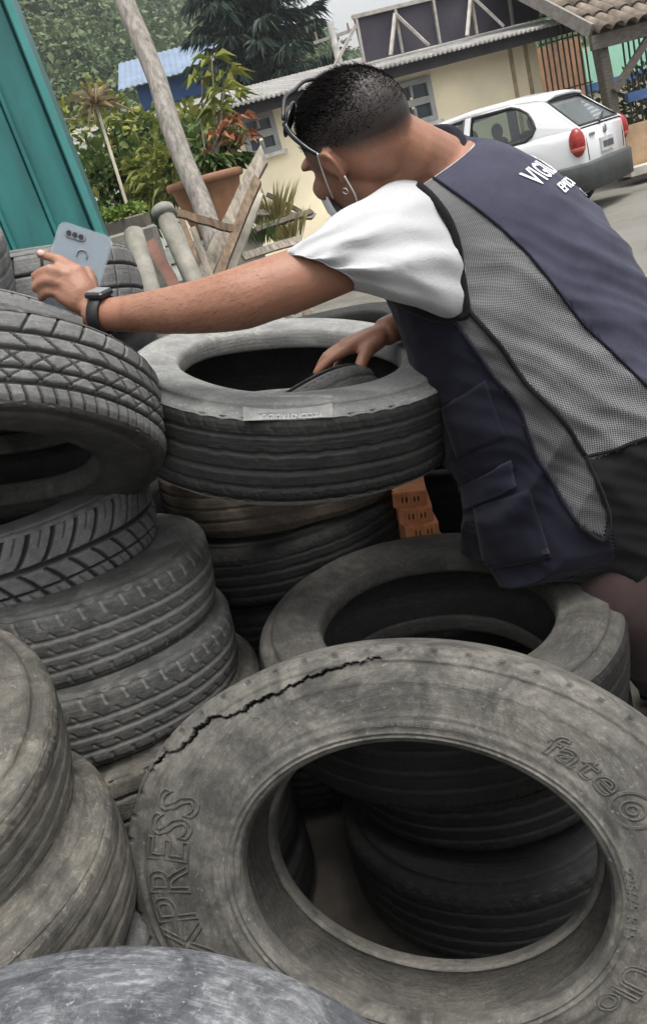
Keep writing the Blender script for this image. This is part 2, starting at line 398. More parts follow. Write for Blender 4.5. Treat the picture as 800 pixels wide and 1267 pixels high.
# lying tyre under the man's vest and the two that carry it, seen through the hole of the big tyre
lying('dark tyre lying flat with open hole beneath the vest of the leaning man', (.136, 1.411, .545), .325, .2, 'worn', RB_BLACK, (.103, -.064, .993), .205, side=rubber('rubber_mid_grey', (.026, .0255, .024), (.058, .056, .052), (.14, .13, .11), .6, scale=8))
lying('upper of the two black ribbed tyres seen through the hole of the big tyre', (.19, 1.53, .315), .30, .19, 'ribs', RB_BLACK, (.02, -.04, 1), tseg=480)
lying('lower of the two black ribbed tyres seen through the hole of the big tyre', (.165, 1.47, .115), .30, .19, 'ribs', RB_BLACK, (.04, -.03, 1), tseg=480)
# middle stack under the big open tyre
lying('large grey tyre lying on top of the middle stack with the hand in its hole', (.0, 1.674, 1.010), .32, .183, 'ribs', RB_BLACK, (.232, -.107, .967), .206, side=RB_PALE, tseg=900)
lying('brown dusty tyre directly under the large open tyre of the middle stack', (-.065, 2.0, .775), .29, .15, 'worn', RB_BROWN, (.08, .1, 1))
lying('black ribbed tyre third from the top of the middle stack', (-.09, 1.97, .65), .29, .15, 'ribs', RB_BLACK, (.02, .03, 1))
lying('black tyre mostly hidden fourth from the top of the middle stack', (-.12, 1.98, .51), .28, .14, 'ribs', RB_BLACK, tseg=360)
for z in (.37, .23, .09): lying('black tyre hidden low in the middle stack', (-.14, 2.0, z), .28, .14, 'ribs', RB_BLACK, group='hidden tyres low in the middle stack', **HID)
# left stack
tyre('car_tyre', (-.506, 1.456, 1.139), (-.116, -.563, -.818), .30, .16, .178, 'dark tyre with diamond tread tipped on top of the left stack', 'diamond', RB_BLOCK, side=RB_SIDE, tseg=1100, tn=64, bwf=.36, twf=.44)
lying('tyre with curved directional tread blocks under the tipped diamond tread tyre', (-.60, 1.65, .905), .285, .14, 'directional', RB_BLOCK, (.062, .058, .996), tseg=1100, tn=56, twf=.45)
lying('wide grey tyre with pale grooves third from the top of the left stack', (-.535, 1.61, .78), .30, .15, 'ribsipe', RB_GROOVE, (.115, .069, .99), depth=.004, tseg=1100, tn=56, twf=.44)
lying('dark grey tyre with pale grooves fourth from the top of the left stack', (-.53, 1.58, .64), .30, .15, 'ribsipe', RB_GROOVE, (.125, .062, .99), depth=.004, tseg=1100, tn=56, twf=.44, spin=.4)
lying('pale dusty tyre at the foot of the left stack beside the cracked tyre', (-.515, 1.575, .495), .31, .15, 'block', RB_BEIGE, (.05, .03, 1))
for z in (.36, .22, .08): lying('dark tyre hidden low in the left stack', (-.52, 1.58, z), .30, .14, 'worn', RB_BLACK, group='hidden tyres low in the left stack', **HID)
# nearest left stack
lying('beige dirt-covered tyre topmost of the nearest left stack', (-.693, .973, .844), .30, .17, 'ribs', RB_BEIGE, (.193, -.183, .964), tseg=900)
lying('scuffed grey tyre below the beige dirt-covered one', (-.675, .94, .655), .31, .17, 'worn', RB_BEIGE, (.03, .014, .999), tseg=720)
lying('grey tyre third from the top of the nearest left stack', (-.68, .94, .48), .31, .17, 'ribs', RB_GROOVE)
for z in (.31, .14): lying('dark tyre hidden low in the nearest left stack', (-.68, .95, z), .31, .17, 'worn', RB_BLACK, group='hidden tyres low in the nearest left stack', **HID)
# bottom foreground
lying('weathered blue-grey worn tyre nearest the camera at the bottom left', (-.378, .345, .579), .40, .24, 'worn', RB_BLUE, (.185, -.181, .966), tseg=900)
for z in (.32, .13): lying('dark tyre hidden under the weathered blue-grey tyre', (-.38, .32, z), .31, .19, 'worn', RB_BLACK, group='hidden tyres under the weathered tyre', **HID)
# behind the outstretched arm
lying('grey tyre with dark cross grooves lying behind the phone', (-.553, 2.145, 1.281), .29, .17, 'block', RB_BLOCK, (.009, .179, .984), tseg=900)
for z in (1.09, .92, .76): lying('dark tyre hidden under the one behind the phone', (-.57, 2.24, z), .29, .16, 'worn', RB_BLACK, group='hidden tyres behind the left stack', **HID)
tyre('car_tyre', (-.589, 1.835, 1.174), (.257, .575, .777), .29, .16, .175, 'worn grey tyre sloping down under the hand with the phone', 'worn', RB_BLOCK, tseg=720)
tyre('car_tyre', (-.702, 1.728, 1.424), (.193, -.216, .957), .27, .16, .165, 'grey tyre edge at the left border beside the teal container', 'worn', RB_BLOCK)
lying('black tyre behind the large open tyre under the outstretched arm', (.12, 2.45, .93), .31, .17, 'worn', RB_BLACK, (.05, 0, 1))
for z in (.75, .57): lying('black tyre hidden behind the middle stack', (.14, 2.62, z), .31, .18, 'worn', RB_BLACK, group='hidden tyres behind the middle stack', **HID)
tyre('scooter_tyre', (.004, 1.608, .955), (-.244, .42, .874), .17, .11, .11, 'small grey tyre nested inside the hole of the large open tyre', 'worn', rubber('rubber_grey_small', (.04, .04, .04), (.085, .085, .085), (.15, .15, .14), .4), tseg=360)
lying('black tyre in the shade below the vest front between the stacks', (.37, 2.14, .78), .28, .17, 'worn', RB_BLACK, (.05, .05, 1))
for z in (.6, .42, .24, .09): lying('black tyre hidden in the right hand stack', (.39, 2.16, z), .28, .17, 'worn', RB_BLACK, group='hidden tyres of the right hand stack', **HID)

mt = MB(); _n = Vector((.116, .563, .818)).normalized(); _c = Vector((-.506, 1.456, 1.139)) + _n * .088; _a = Vector((1, 0, 0)); _a = (_a - _n * _a.dot(_n)).normalized(); _b = _n.cross(_a)  # added sheet behind the tipped tyre, keeps skylight out of its hole
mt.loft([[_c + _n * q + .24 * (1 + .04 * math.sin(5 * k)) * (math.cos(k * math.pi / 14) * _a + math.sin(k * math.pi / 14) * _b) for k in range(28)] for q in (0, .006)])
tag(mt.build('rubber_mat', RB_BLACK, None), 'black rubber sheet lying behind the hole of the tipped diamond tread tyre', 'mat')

for k in range(8): lying('dark tyre hidden in the stack left of the frame', (-1.08 + .01 * (k % 3), 1.95 - .01 * (k % 2), .085 + .163 * k), .28, .163, 'worn', RB_BLOCK, group='hidden tyres of the far left stack', **HID)
# ------------------------------------------------------------------ ground and hill
GZ1 = .225
def ground_z(x, y):
    z = GZ1 * float(smoothstep(3.2, 8.0, np.array(y)))
    z += .9 * math.exp(-((x + .75) / 1.0) ** 4 - ((y - 5.3) / 1.5) ** 4)
    return z
gx = np.concatenate([[-440, -120, -40, -15], np.arange(-8, 10.01, .16), [15, 40, 120, 400]]); gy = np.concatenate([[-30, -5], np.arange(-1, 16.01, .16), [22, 40, 120, 360]])
V = [(x, y, ground_z(x, y) + .012 * noise.noise(Vector((x * 2.3, y * 2.3, 0))) + .006 * noise.noise(Vector((x * 9, y * 9, 3)))) for y in gy for x in gx]
nx_ = len(gx); F = [(j * nx_ + i, j * nx_ + i + 1, (j + 1) * nx_ + i + 1, (j + 1) * nx_ + i) for j in range(len(gy) - 1) for i in range(nx_ - 1)]
t = NT('yard_concrete_brown_near'); co = t.coord()
c1 = t.mix(t.ramp(t.noise(1.6, 8, .65, co), [(.35, 0), (.65, 1)]), (.085, .078, .064), (.145, .136, .115))
c2 = t.mix(t.ramp(t.noise(7, 8, .7, co, .5), [(.4, 0), (.7, 1)]), c1, (.06, .053, .042))
c3 = t.mix(t.ramp(t.noise(.5, 4, .6, co), [(.45, 0), (.6, .8)]), c2, (.155, .147, .13))
sy = t.n('ShaderNodeSeparateXYZ'); t.l(co, sy.inputs[0]); dm = t.ramp(t.math('ADD', t.math('MULTIPLY', sy.outputs[1], .1), t.math('MULTIPLY', t.noise(2.5, 6, .6, co), .12)), [(.36, 1), (.44, 0)]); c3 = t.mix(dm, c3, t.mix(t.ramp(t.noise(9, 7, .7, co), [(.35, 0), (.7, 1)]), (.034, .029, .023), (.085, .074, .06)))  # ground blends to dark brown towards the near side
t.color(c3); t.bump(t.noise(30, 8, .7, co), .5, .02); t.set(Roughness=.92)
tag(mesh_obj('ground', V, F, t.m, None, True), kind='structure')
YARD = t.m
def hill_z(x, y):
    az = math.degrees(math.atan2(x, max(y, 1)))
    el = 20 - .55 * (az + 20) if az < 8 else 4.6 - .12 * (az - 8)
    el = max(el, 2.5) + .8 * math.sin(az * .5) + .35 * math.sin(az * 1.7)
    r = math.hypot(x, y); f = min(1, max(0, (r - 34) / 90)); f = f * f * (3 - 2 * f) * .75 + f * .25
    return f * math.tan(math.radians(el)) * 124 - .6 + (1.5 * noise.noise(Vector((x * .05, y * .05, 2))) if r > 45 else 0)
hx = np.arange(-110, 91, 5.0); hy = np.arange(24, 190, 5.0)
V = [(x, y, hill_z(x, y)) for y in hy for x in hx]; nh = len(hx)
F = [(j * nh + i, j * nh + i + 1, (j + 1) * nh + i + 1, (j + 1) * nh + i) for j in range(len(hy) - 1) for i in range(nh - 1)]
tag(mesh_obj('hill', V, F, mat('hill_undergrowth', (.035, .055, .02), scale=.4, var=.4, bump=0), None, True), kind='structure')

def leaf_mat(name, c, c2, sss=.12):
    t = NT(name); co = t.coord(); g = t.n('ShaderNodeObjectInfo')
    a = t.attr('tint'); col = t.mix(t.ramp(a, [(0, 0), (1, 1)]), c, c2)
    col = t.mix(t.ramp(t.noise(9, 5, .6, co), [(.3, 0), (.75, .45)]), col, tuple(x * .55 for x in c))
    t.color(col); t.set(Roughness=.6); t.b.inputs['Specular IOR Level'].default_value = .3
    tr = t.n('ShaderNodeBsdfTranslucent'); t.l(col, tr.inputs[0]); mx = t.n('ShaderNodeMixShader'); mx.inputs[0].default_value = sss * 2
    t.l(t.b.outputs[0], mx.inputs[1]); t.l(tr.outputs[0], mx.inputs[2]); t.l(mx.outputs[0], t.o.inputs[0])
    return t.m
def leaves_np(pos, nrm, ln, wd, droop=.25, tint=None, seed=1, fold=True):
    """bent leaf-shaped faces (4 triangles) at pos pointing along nrm: returns V, F, tint"""
    rg = np.random.default_rng(seed); n = len(pos); pos = np.asarray(pos, float); nrm = np.asarray(nrm, float)
    nrm /= np.linalg.norm(nrm, axis=1, keepdims=True) + 1e-9
    up = rg.normal(size=(n, 3)) * .6 + np.array([0, 0, 1.]); sd_ = np.cross(up, nrm); sd_ /= np.linalg.norm(sd_, axis=1, keepdims=True) + 1e-9
    ln = (ln * rg.uniform(.65, 1.35, n))[:, None]; wd = (wd * rg.uniform(.7, 1.3, n))[:, None]; dn = np.array([0, 0, -1.]) * ln * droop
    base = pos; m1 = pos + nrm * ln * .45 + sd_ * wd * .5; m2 = pos + nrm * ln * .45 - sd_ * wd * .5; tip = pos + nrm * ln + dn
    if fold:
        up2 = np.cross(nrm, sd_); lift = wd * .22; mid = pos + nrm * ln * .5 - up2 * lift + dn * .25; m1 = m1 + nrm * ln * rg.uniform(-.1, .12, n)[:, None]
        V = np.stack([base, m1, tip, m2, mid], 1).reshape(-1, 3); i = np.arange(n)[:, None] * 5
        F = np.concatenate([i + np.array([[0, 1, 4]]), i + np.array([[0, 4, 3]]), i + np.array([[1, 2, 4]]), i + np.array([[4, 2, 3]])], 0)
        return V, F, np.repeat(rg.uniform(0, 1, n) if tint is None else tint, 5)
    V = np.stack([base, m1, tip, m2], 1).reshape(-1, 3); i = np.arange(n)[:, None] * 4
    F = np.concatenate([i + np.array([[0, 1, 3]]), i + np.array([[1, 2, 3]])], 0)
    tt = np.repeat(rg.uniform(0, 1, n) if tint is None else tint, 4)
    return V, F, tt
def leaf_obj(name, chunks, m, parent=None, org=None):
    Vs, Fs, Ts, k = [], [], [], 0
    for V, F, T in chunks: Vs.append(V); Fs.append(F + k); Ts.append(T); k += len(V)
    V = np.concatenate(Vs); org = org if org is not None else (parent.location if parent else None)
    if org is not None: V = V - np.array(org)
    return mesh_obj(name, V.tolist(), np.concatenate(Fs).tolist(), m, parent, False, {'tint': np.concatenate(Ts)})
# forest on the hill: one mass of crowns
ch = []; rg = np.random.default_rng(3); ncr = 0
for k in range(2100):
    az = math.radians(rg.uniform(-27, 20)); r = 36 + 92 * rg.uniform() ** .8; x, y = r * math.sin(az), r * math.cos(az)
    if x > 6 and r < 60: continue
    if r < 62 and math.degrees(az) > -13.5 and math.degrees(az) < -3 and r < 46: continue
    z0 = hill_z(x, y); R_ = rg.uniform(1.4, 3.0) * (.8 + r / 200); c = np.array([x, y, z0 + R_ * rg.uniform(.5, 1.0)]); ncr += 1
    m = 260; d = rg.normal(size=(m, 3)); d /= np.linalg.norm(d, axis=1, keepdims=True); d[:, 1] = -np.abs(d[:, 1]) * .8 + d[:, 1] * .2; d[:, 2] = np.abs(d[:, 2]) * .9 - .15
    lump = 1 + .22 * np.sin(d[:, 0] * 5 + k) * np.cos(d[:, 2] * 6 + k * 2)
    p = c + d * (R_ * lump * rg.uniform(.75, 1.02, m))[:, None] * np.array([1, 1, .85])
    base = rg.uniform(0, 1); ch.append(leaves_np(p, d + rg.normal(size=(m, 3)) * .7, .165 * R_, .12 * R_, .3, np.clip(base * .7 + rg.uniform(0, .35, m), 0, 1), k, False))
tag(leaf_obj('hillside_forest', ch, leaf_mat('forest_leaves', (.045, .082, .034), (.14, .195, .075), .1)), 'dense green forest covering the hillside behind the houses', 'forest', kind='stuff')

# tall dark conifer behind the house roof
def conifer(base, h, rad, label):
    root = empty('conifer_tree', base, label, 'tree'); rg = np.random.default_rng(11)
    MB().tube([base, base + Vector((.05, 0, h * .5)), base + Vector((0, 0, h))], [.22, .13, .02], 8).build('trunk', mat('bark_dark', (.09, .07, .055), scale=6), root, True)
    br = MB(); P_, D_ = [], []
    for k in range(150):
        f = (k + rg.uniform(-.3, .3)) / 150; z = h * (.05 + .93 * f); L = rad * (1 - f) ** .75 * rg.uniform(.75, 1.12) + .15; az = k * 2.4 + rg.uniform(-.3, .3)
        dr = Vector((math.cos(az), math.sin(az), 0)); pts = [base + Vector((0, 0, z)) + dr * (L * q) + Vector((0, 0, -.28 * L * q + .2 * L * q * q)) for q in (0, .4, .75, 1)]
        br.tube(pts, [.035, .025, .015, .006], 4)
        for q in np.linspace(.12, 1, max(6, int(L * 9))):
            pt = pts[0].lerp(pts[3], q) + Vector((0, 0, -.06 * L * math.sin(q * 3.1)))
            for s in range(9):
                sd_ = dr.cross(Vector((0, 0, 1))) * rg.uniform(-1, 1); v = dr * rg.uniform(.2, .9) + sd_ + Vector((0, 0, rg.uniform(-.55, .1)))
                P_.append(pt + sd_ * .08); D_.append(v)
    br.build('branch', mat('bark_dark', (.09, .07, .055)), root)
    leaf_obj('crown', [leaves_np([p[:] for p in P_], [d[:] for d in D_], .42, .085, .3, None, 5)], leaf_mat('conifer_needles', (.016, .036, .026), (.045, .075, .05), .05), root)
cb = PY(345, 150, 26); cb.z = .3
conifer(cb, 9.6, 2.6, 'tall dark green conifer rising behind the house roof')
cb2 = PY(300, 150, 31); cb2.z = .3

# ------------------------------------------------------------------ blue building in the distance
def blue_building():
    Y = 30.0; bl, br_ = PY(184, 160, Y), PY(310, 128, Y); bl.z = br_.z = .3
    ex = (br_ - bl); ex.z = 0; L = ex.length; ex.normalize(); ey = Vector((-ex.y, ex.x, 0)); ez = Vector((0, 0, 1))
    ztop = PY(235, 88, Y).z; root = empty('blue_building', bl, 'bright blue painted building with pale metal roof below the forest', 'building')
    m = MB(); D = 5.0; h = ztop - .3
    m.add([bl, bl + ex * L, bl + ex * L + ey * D, bl + ey * D] + [v + ez * h for v in (bl, bl + ex * L, bl + ex * L + ey * D, bl + ey * D)], [(0, 1, 5, 4), (1, 2, 6, 5), (2, 3, 7, 6), (3, 0, 4, 7)])
    w = m.build('wall', mat('blue_wall', (.035, .105, .29), scale=1.2, var=.2), root)
    for k in range(3):
        b = MB(); z = .3 + h * (.86 - .2 * k); b.bar(bl - ey * .03 + ez * (z - .3), bl + ex * L - ey * .03 + ez * (z - .3), .06, .06); b.build('band', mat('blue_trim', (.02, .05, .16)), root)
    r = MB(); a = bl - ex * .5 - ey * .5 + ez * (h - .05); bb = bl + ex * (L + .4) - ey * .5 + ez * (h - .05); up_ = ey * (D * .62) + ez * 1.15
    n = 46; V = []
    for k in range(n + 1):
        q = a.lerp(bb, k / n) + ez * (.03 * (k % 2)); V += [q, q + up_]
    r.add(V, [(2 * k, 2 * k + 2, 2 * k + 3, 2 * k + 1) for k in range(n)]); r.build('roof', mat('pale_metal_roof', (.17, .23, .32), rough=.5, scale=1.5, var=.2, metal=.2), root)
    r2 = MB(); r2.box(bl + ex * (L + .8) + ey * 3 + ez * (h + .9), (3.2, 3, .12), Matrix.Rotation(math.atan2(ex.y, ex.x), 3, 'Z') @ Matrix.Rotation(.25, 3, 'X')); r2.build('roof', mat('blue_grey_roof', (.16, .22, .32), rough=.5, scale=2), root)
    s = MB(); s0 = bl + ex * (L * .36) - ey * .06 + ez * (h * .72); s.box(s0, (1.5, .06, .62), Matrix.Rotation(math.atan2(ex.y, ex.x), 3, 'Z')); sg = s.build('sign_board', mat('sign_blue', (.05, .13, .36)), root)
    g = MB()
    for k, wd in enumerate((.16, .1, .2, .14, .18, .12)): g.box(s0 - ey * .045 + ex * (-.58 + k * .23), (wd, .02, .26), Matrix.Rotation(math.atan2(ex.y, ex.x), 3, 'Z'))
    g.build('sign_lettering', mat('sign_white', (.75, .77, .8)), root)
    for k in range(3):
        g = MB(); g.box(bl + ex * (L * (.66 + .12 * k)) - ey * .02 + ez * (h * .45), (.5, .06, .6), Matrix.Rotation(math.atan2(ex.y, ex.x), 3, 'Z')); g.build('window', mat('dark_glass', (.03, .04, .05), rough=.15), root)
blue_building()

# utility pole
pb = PY(421, 84, 24); pt = PY(410, 26, 24); pb.z = .3
up_root = empty('utility_pole', pb, 'slim grey utility pole with crossarm behind the house roof', 'pole')
pt2 = Vector((pb.x, pb.y, pt.z)); MB().tube([pb, pt2], [.12, .08], 10).build('post', mat('pole_grey', (.3, .29, .27)), up_root, True)
MB().bar(pt2 + Vector((-.5, 0, -.35)), pt2 + Vector((.5, 0, -.3)), .07).build('crossarm', mat('pole_grey', (.3, .29, .27)), up_root)
for s in (-.4, 0, .4): MB().tube([pt2 + Vector((s, 0, -.3)), pt2 + Vector((s, 0, -.12))], [.035, .02], 6).build('insulator', mat('insulator', (.2, .15, .12)), up_root)

# ------------------------------------------------------------------ cream house
QL = PY(170, 215, 12.5); QR = PY(672, 115, 13.7)
hx_ = (QR - QL); hx_.z = 0; HL = hx_.length; hx_.normalize(); hn = Vector((hx_.y, -hx_.x, 0)); Zv = Vector((0, 0, 1))   # hn faces the camera
HROT = Matrix.Rotation(math.atan2(hx_.y, hx_.x), 3, 'Z')
H0 = Vector((QL.x, QL.y, .3))
def hp(px, py, off=0.0): return on_plane(px, py, H0 + hn * off, hn)
def hu(px, py): q = hp(px, py); return (q - H0).dot(hx_), q.z
house = empty('cream_house', H0, 'cream plastered single-storey house with two grey windows and dark eave', 'house')
ZE = hp(560, 66)[2]
M_CREAM = mat('cream_plaster', (.9, .8, .57), rough=.9, scale=1.6, var=.09, bump=.25)
wins = []
for (lx, ly, rx, ry, tx, ty, bx, by) in ((300, 168, 343, 165, 318, 141, 325, 191), (484, 130, 536, 124, 512, 98, 521, 153)):
    wins.append((hu(lx, ly)[0], hu(rx, ry)[0], hu(bx, by)[1], hu(tx, ty)[1]))
w = MB()
def wslab(u0, u1, z0, z1): w.box(H0 + hx_ * ((u0 + u1) / 2) - hn * .09 + Zv * ((z0 + z1) / 2 - .3), (u1 - u0, .18, z1 - z0), HROT)
us = [-1.2]
for (a, b, z0, z1) in wins: us += [a, b]
us.append(HL); z_b = .2
for k in range(0, len(us) - 1):
    if k % 2 == 0: wslab(us[k], us[k + 1], z_b, ZE)
    else:
        a, b, z0, z1 = wins[k // 2]; wslab(a, b, z_b, z0); wslab(a, b, z1, ZE)
# end wall and back
w.box(H0 + hx_ * (HL - .09) - hn * 3.2 + Zv * ((ZE + z_b) / 2 - .3), (.18, 6.0, ZE - z_b), HROT)
w.box(H0 + hx_ * (HL / 2 - .6) - hn * 6.2 + Zv * ((ZE + z_b) / 2 - .3), (HL + 1.2, .15, ZE - z_b), HROT)
w.build('wall', M_CREAM, house)
M_WF = mat('window_frame_grey', (.34, .35, .34), scale=6, var=.15); M_GL = mat('window_glass', (.06, .075, .085), rough=.12, scale=2, var=.3, bump=0)
for (a, b, z0, z1) in wins:
    fr = MB(); cx = H0 + hx_ * ((a + b) / 2); zc = (z0 + z1) / 2 - .3; W_, Hh = b - a, z1 - z0; fw_ = .07
    for (du, dz, sx, sz) in ((-W_ / 2 + fw_ / 2, 0, fw_, Hh), (W_ / 2 - fw_ / 2, 0, fw_, Hh), (0, Hh / 2 - fw_ / 2, W_ - 2 * fw_, fw_), (0, -Hh / 2 + fw_ / 2, W_ - 2 * fw_, fw_), (0, 0, W_ - 2 * fw_, .09), (0, Hh / 4 + .01, .035, Hh / 2 - .13), (0, -Hh / 4 - .01, .035, Hh / 2 - .13)):
        fr.box(cx + hx_ * du + Zv * (zc + dz) + hn * .012, (sx, .07, sz), HROT)
    wo = fr.build('window', M_WF, house)
    for sx in (-1, 1):
        for sz in (-1, 1):
            g = MB(); g.box(cx + hx_ * (sx * W_ / 4) + Zv * (zc + sz * Hh / 4) - hn * .01, (W_ / 2 - .05, .01, Hh / 2 - .06), HROT); g.build('pane', M_GL, wo, origin=H0)
    g = MB(); g.box(cx + Zv * (zc - Hh / 2 - .03) + hn * .04, (W_ + .1, .14, .05), HROT); g.build('sill', mat('sill_white', (.62, .6, .55)), wo, origin=H0)
# corner pilaster grooves on the right end of the wall
for du in (.18, .42):
    g = MB(); g.box(H0 + hx_ * (HL - du) + hn * .012 + Zv * ((ZE + z_b) / 2 - .3), (.05, .03, ZE - z_b - .02), HROT); g.build('corner_strip', mat('cream_dark', (.42, .34, .2)), house)
# corrugated roof edge
rf = MB(); n = 420; V = []
for k in range(n + 1):
    q = H0 + hx_ * (-1.6 + (HL + 2.1) * k / n) + Zv * (ZE - .3 + .07 + .014 * math.sin(k * 1.75))
    V += [q + hn * .55 - Zv * .06, q - hn * 3.2 + Zv * .5, q + hn * .55 - Zv * .085, q - hn * 3.2 + Zv * .475]
rf.add(V, [(4 * k, 4 * k + 4, 4 * k + 5, 4 * k + 1) for k in range(n)] + [(4 * k + 2, 4 * k + 3, 4 * k + 7, 4 * k + 6) for k in range(n)] + [(4 * k, 4 * k + 2, 4 * k + 6, 4 * k + 4) for k in range(n)])
ro = rf.build('roof', mat('fibre_cement_roof', (.3, .29, .275), scale=3, var=.3), house)
g = MB(); g.box(H0 + hx_ * (HL / 2 - .55) + hn * .40 + Zv * (ZE - .3 - .06), (HL + 2.0, .04, .17), HROT); g.build('fascia', mat('fascia_dark', (.035, .032, .035), scale=5), ro, origin=H0)
g = MB(); g.box(H0 + hx_ * (HL / 2 - .55) + hn * .19 + Zv * (ZE - .3 + .006), (HL + 2.0, .38, .03), HROT); g.build('soffit', mat('fascia_dark', (.035, .032, .035)), ro, origin=H0)
# big dark boards on the roof with pale braces
bo = H0 - hn * .45
def bp(px, py, off=0.0): return on_plane(px, py, bo + hn * off, hn)
b_l = (bp(449, 76) - H0).dot(hx_); b_r = HL + 1.1; zb0 = bp(452, 77).z; zb1 = bp(447, 26).z + .05
board = empty('roof_billboard', bo + hx_ * b_l, 'row of dark purple-grey boards braced with pale timbers on the house roof', 'billboard')
nb = 6; M_BD = mat('board_dark', (.045, .04, .055), scale=1.5, var=.3, rough=.6); M_BR = mat('brace_pale', (.36, .33, .3), scale=9)
for k in range(nb):
    g = MB(); u0 = b_l + (b_r - b_l) * k / nb; u1 = b_l + (b_r - b_l) * (k + 1) / nb - .012; g.box(bo + hx_ * ((u0 + u1) / 2) + Zv * ((zb0 + zb1) / 2 - .3) - hn * (.006 * (k % 2)), (u1 - u0, .03, zb1 - zb0), HROT); g.build('panel', M_BD, board)
g = MB(); g.bar(bo + hx_ * (b_l - .03) + Zv * (zb1 - .28) + hn * .03, bo + hx_ * b_r + Zv * (zb1 - .28) + hn * .03, .06, .05); g.build('top_rail', M_BR, board)
for k in range(nb + 1):
    u = b_l + (b_r - b_l) * k / nb
    g = MB(); g.bar(bo + hx_ * u + Zv * (zb0 - .3) + hn * .035, bo + hx_ * (u + .02) + Zv * (zb1 - .3) + hn * .035, .045, .035); g.build('post', M_BR, board)
    if k % 2 == 1:
        for s in (-.3, .28):
            g = MB(); g.bar(bo + hx_ * (u + s) + Zv * (zb0 - .32) + hn * .33, bo + hx_ * u + Zv * (zb1 - .36) + hn * .06, .045, .035); g.build('brace', M_BR, board)
g = MB(); g.bar(bo + hx_ * (b_l - .55) + Zv * (zb0 - .35) + hn * .1, bo + hx_ * b_l + Zv * ((zb0 + zb1) / 2 - .1) + hn * .03, .04); g.build('brace', M_BR, board)
# ------------------------------------------------------------------ tiled porch, gate and wall at the right
def porch():
    M_T = mat('roof_tile_brown', (.2, .165, .13), scale=7, var=.4, rough=.9); M_WD = mat('old_timber_dark', (.1, .085, .07), scale=12, var=.4, stretch=(1, 1, 6))
    e0 = PY(733, 40, 12.4); ex = hx_.copy(); L = 3.2
    root = empty('tiled_porch', Vector((e0.x, e0.y, .35)), 'old porch with brown barrel tile roof on timber posts beside the house', 'porch')
    sl = (Vector((-.30, .62, 0)) + Zv * .46).normalized(); nr = ex.cross(sl).normalized(); nr = nr if nr.z > 0 else -nr
    deck = MB(); deck.add([e0 + nr * -.03, e0 + ex * L - nr * .03, e0 + ex * L + sl * 2.6 - nr * .03, e0 + sl * 2.6 - nr * .03, e0 - nr * .08, e0 + ex * L - nr * .08, e0 + ex * L + sl * 2.6 - nr * .08, e0 + sl * 2.6 - nr * .08], [(0, 1, 2, 3), (7, 6, 5, 4), (0, 4, 5, 1), (1, 5, 6, 2), (2, 6, 7, 3), (3, 7, 4, 0)])
    deck.build('roof_deck', M_WD, root)
    pitch = .19; rowL = .42; me = None
    for i in range(int(L / pitch)):
        for j in range(5):
            c = e0 + ex * (i * pitch + .1) + sl * (j * rowL * .86 - .1); m = MB(); rings = []
            for q, rad, lift in ((0, .105, .03), (1, .085, .012)):
                o = c + sl * (rowL * q) + nr * lift
                rings.append([o + rad * (math.cos(a) * ex + math.sin(a) * nr) for a in np.linspace(0, math.pi, 8)] + [o + (rad - .018) * (math.cos(a) * ex + math.sin(a) * nr) for a in np.linspace(math.pi, 0, 8)])
            m.loft(rings); m.build('roof_tile', M_T, root, True)
    g = MB(); g.bar(e0 - Zv * .12 - ex * .05, e0 + ex * L - Zv * .12, .07, .17); g.build('eave_beam', M_WD, root)
    g = MB(); g.bar(e0 - ex * .03 + nr * .03, e0 - ex * .03 + sl * 2.6 + nr * .03, .05, .16); g.build('barge_board', mat('timber_grey', (.22, .2, .18), scale=10), root)
    for (px, py, dx) in ((744, 55, 0), (800, 40, 1.9)):
        top = e0 + ex * (.12 + dx) - Zv * .15 + Vector((0, .12, 0)); bt = Vector((top.x, top.y, .3)) + (ex * .12 if dx == 0 else Vector())
        g = MB(); g.bar(bt, top, .17, .15, bev=.015); g.build('post', M_WD, root)
    g = MB(); g.bar(e0 + ex * .2 - Zv * .75, e0 + ex * .85 - Zv * .18, .08, .08); g.build('knee_brace', M_WD, root)
porch()
def grille(px0, px1, ytop, ybot, Y, nbar, label):
    a = PY(px0, ytop, Y); b = PY(px1, ytop, Y); z1 = a.z; z0 = PY((px0 + px1) / 2, ybot, Y).z
    ex = b - a; ex.z = 0; L = ex.length; ex.normalize(); o = Vector((a.x, a.y, .36)); root = empty('iron_gate', o, label, 'gate'); M_I = mat('iron_dark', (.05, .045, .042), rough=.6, scale=20)
    for k in range(nbar):
        g = MB(); p = o + ex * (L * k / (nbar - 1)); g.tube([p + Zv * (z0 - .36), p + Zv * (z1 - .3)], .013, 6); g.build('bar', M_I, root)
        g = MB(); q = p + Zv * (z1 - .3); g.tube([q, q + Zv * .1], [.02, .001], 5); g.build('spike', M_I, root)
    for f in (.04, .35, .9):
        g = MB(); zz = z0 - .36 + (z1 - z0) * f; g.bar(o + Zv * zz - ex * .03, o + ex * (L + .03) + Zv * zz, .03, .02); g.build('rail', M_I, root)
grille(667, 722, 44, 150, 13.3, 9, 'dark iron bar gate between house corner and porch post')
grille(768, 830, 38, 165, 13.0, 10, 'dark iron bar gate at the right border under the tiled porch')
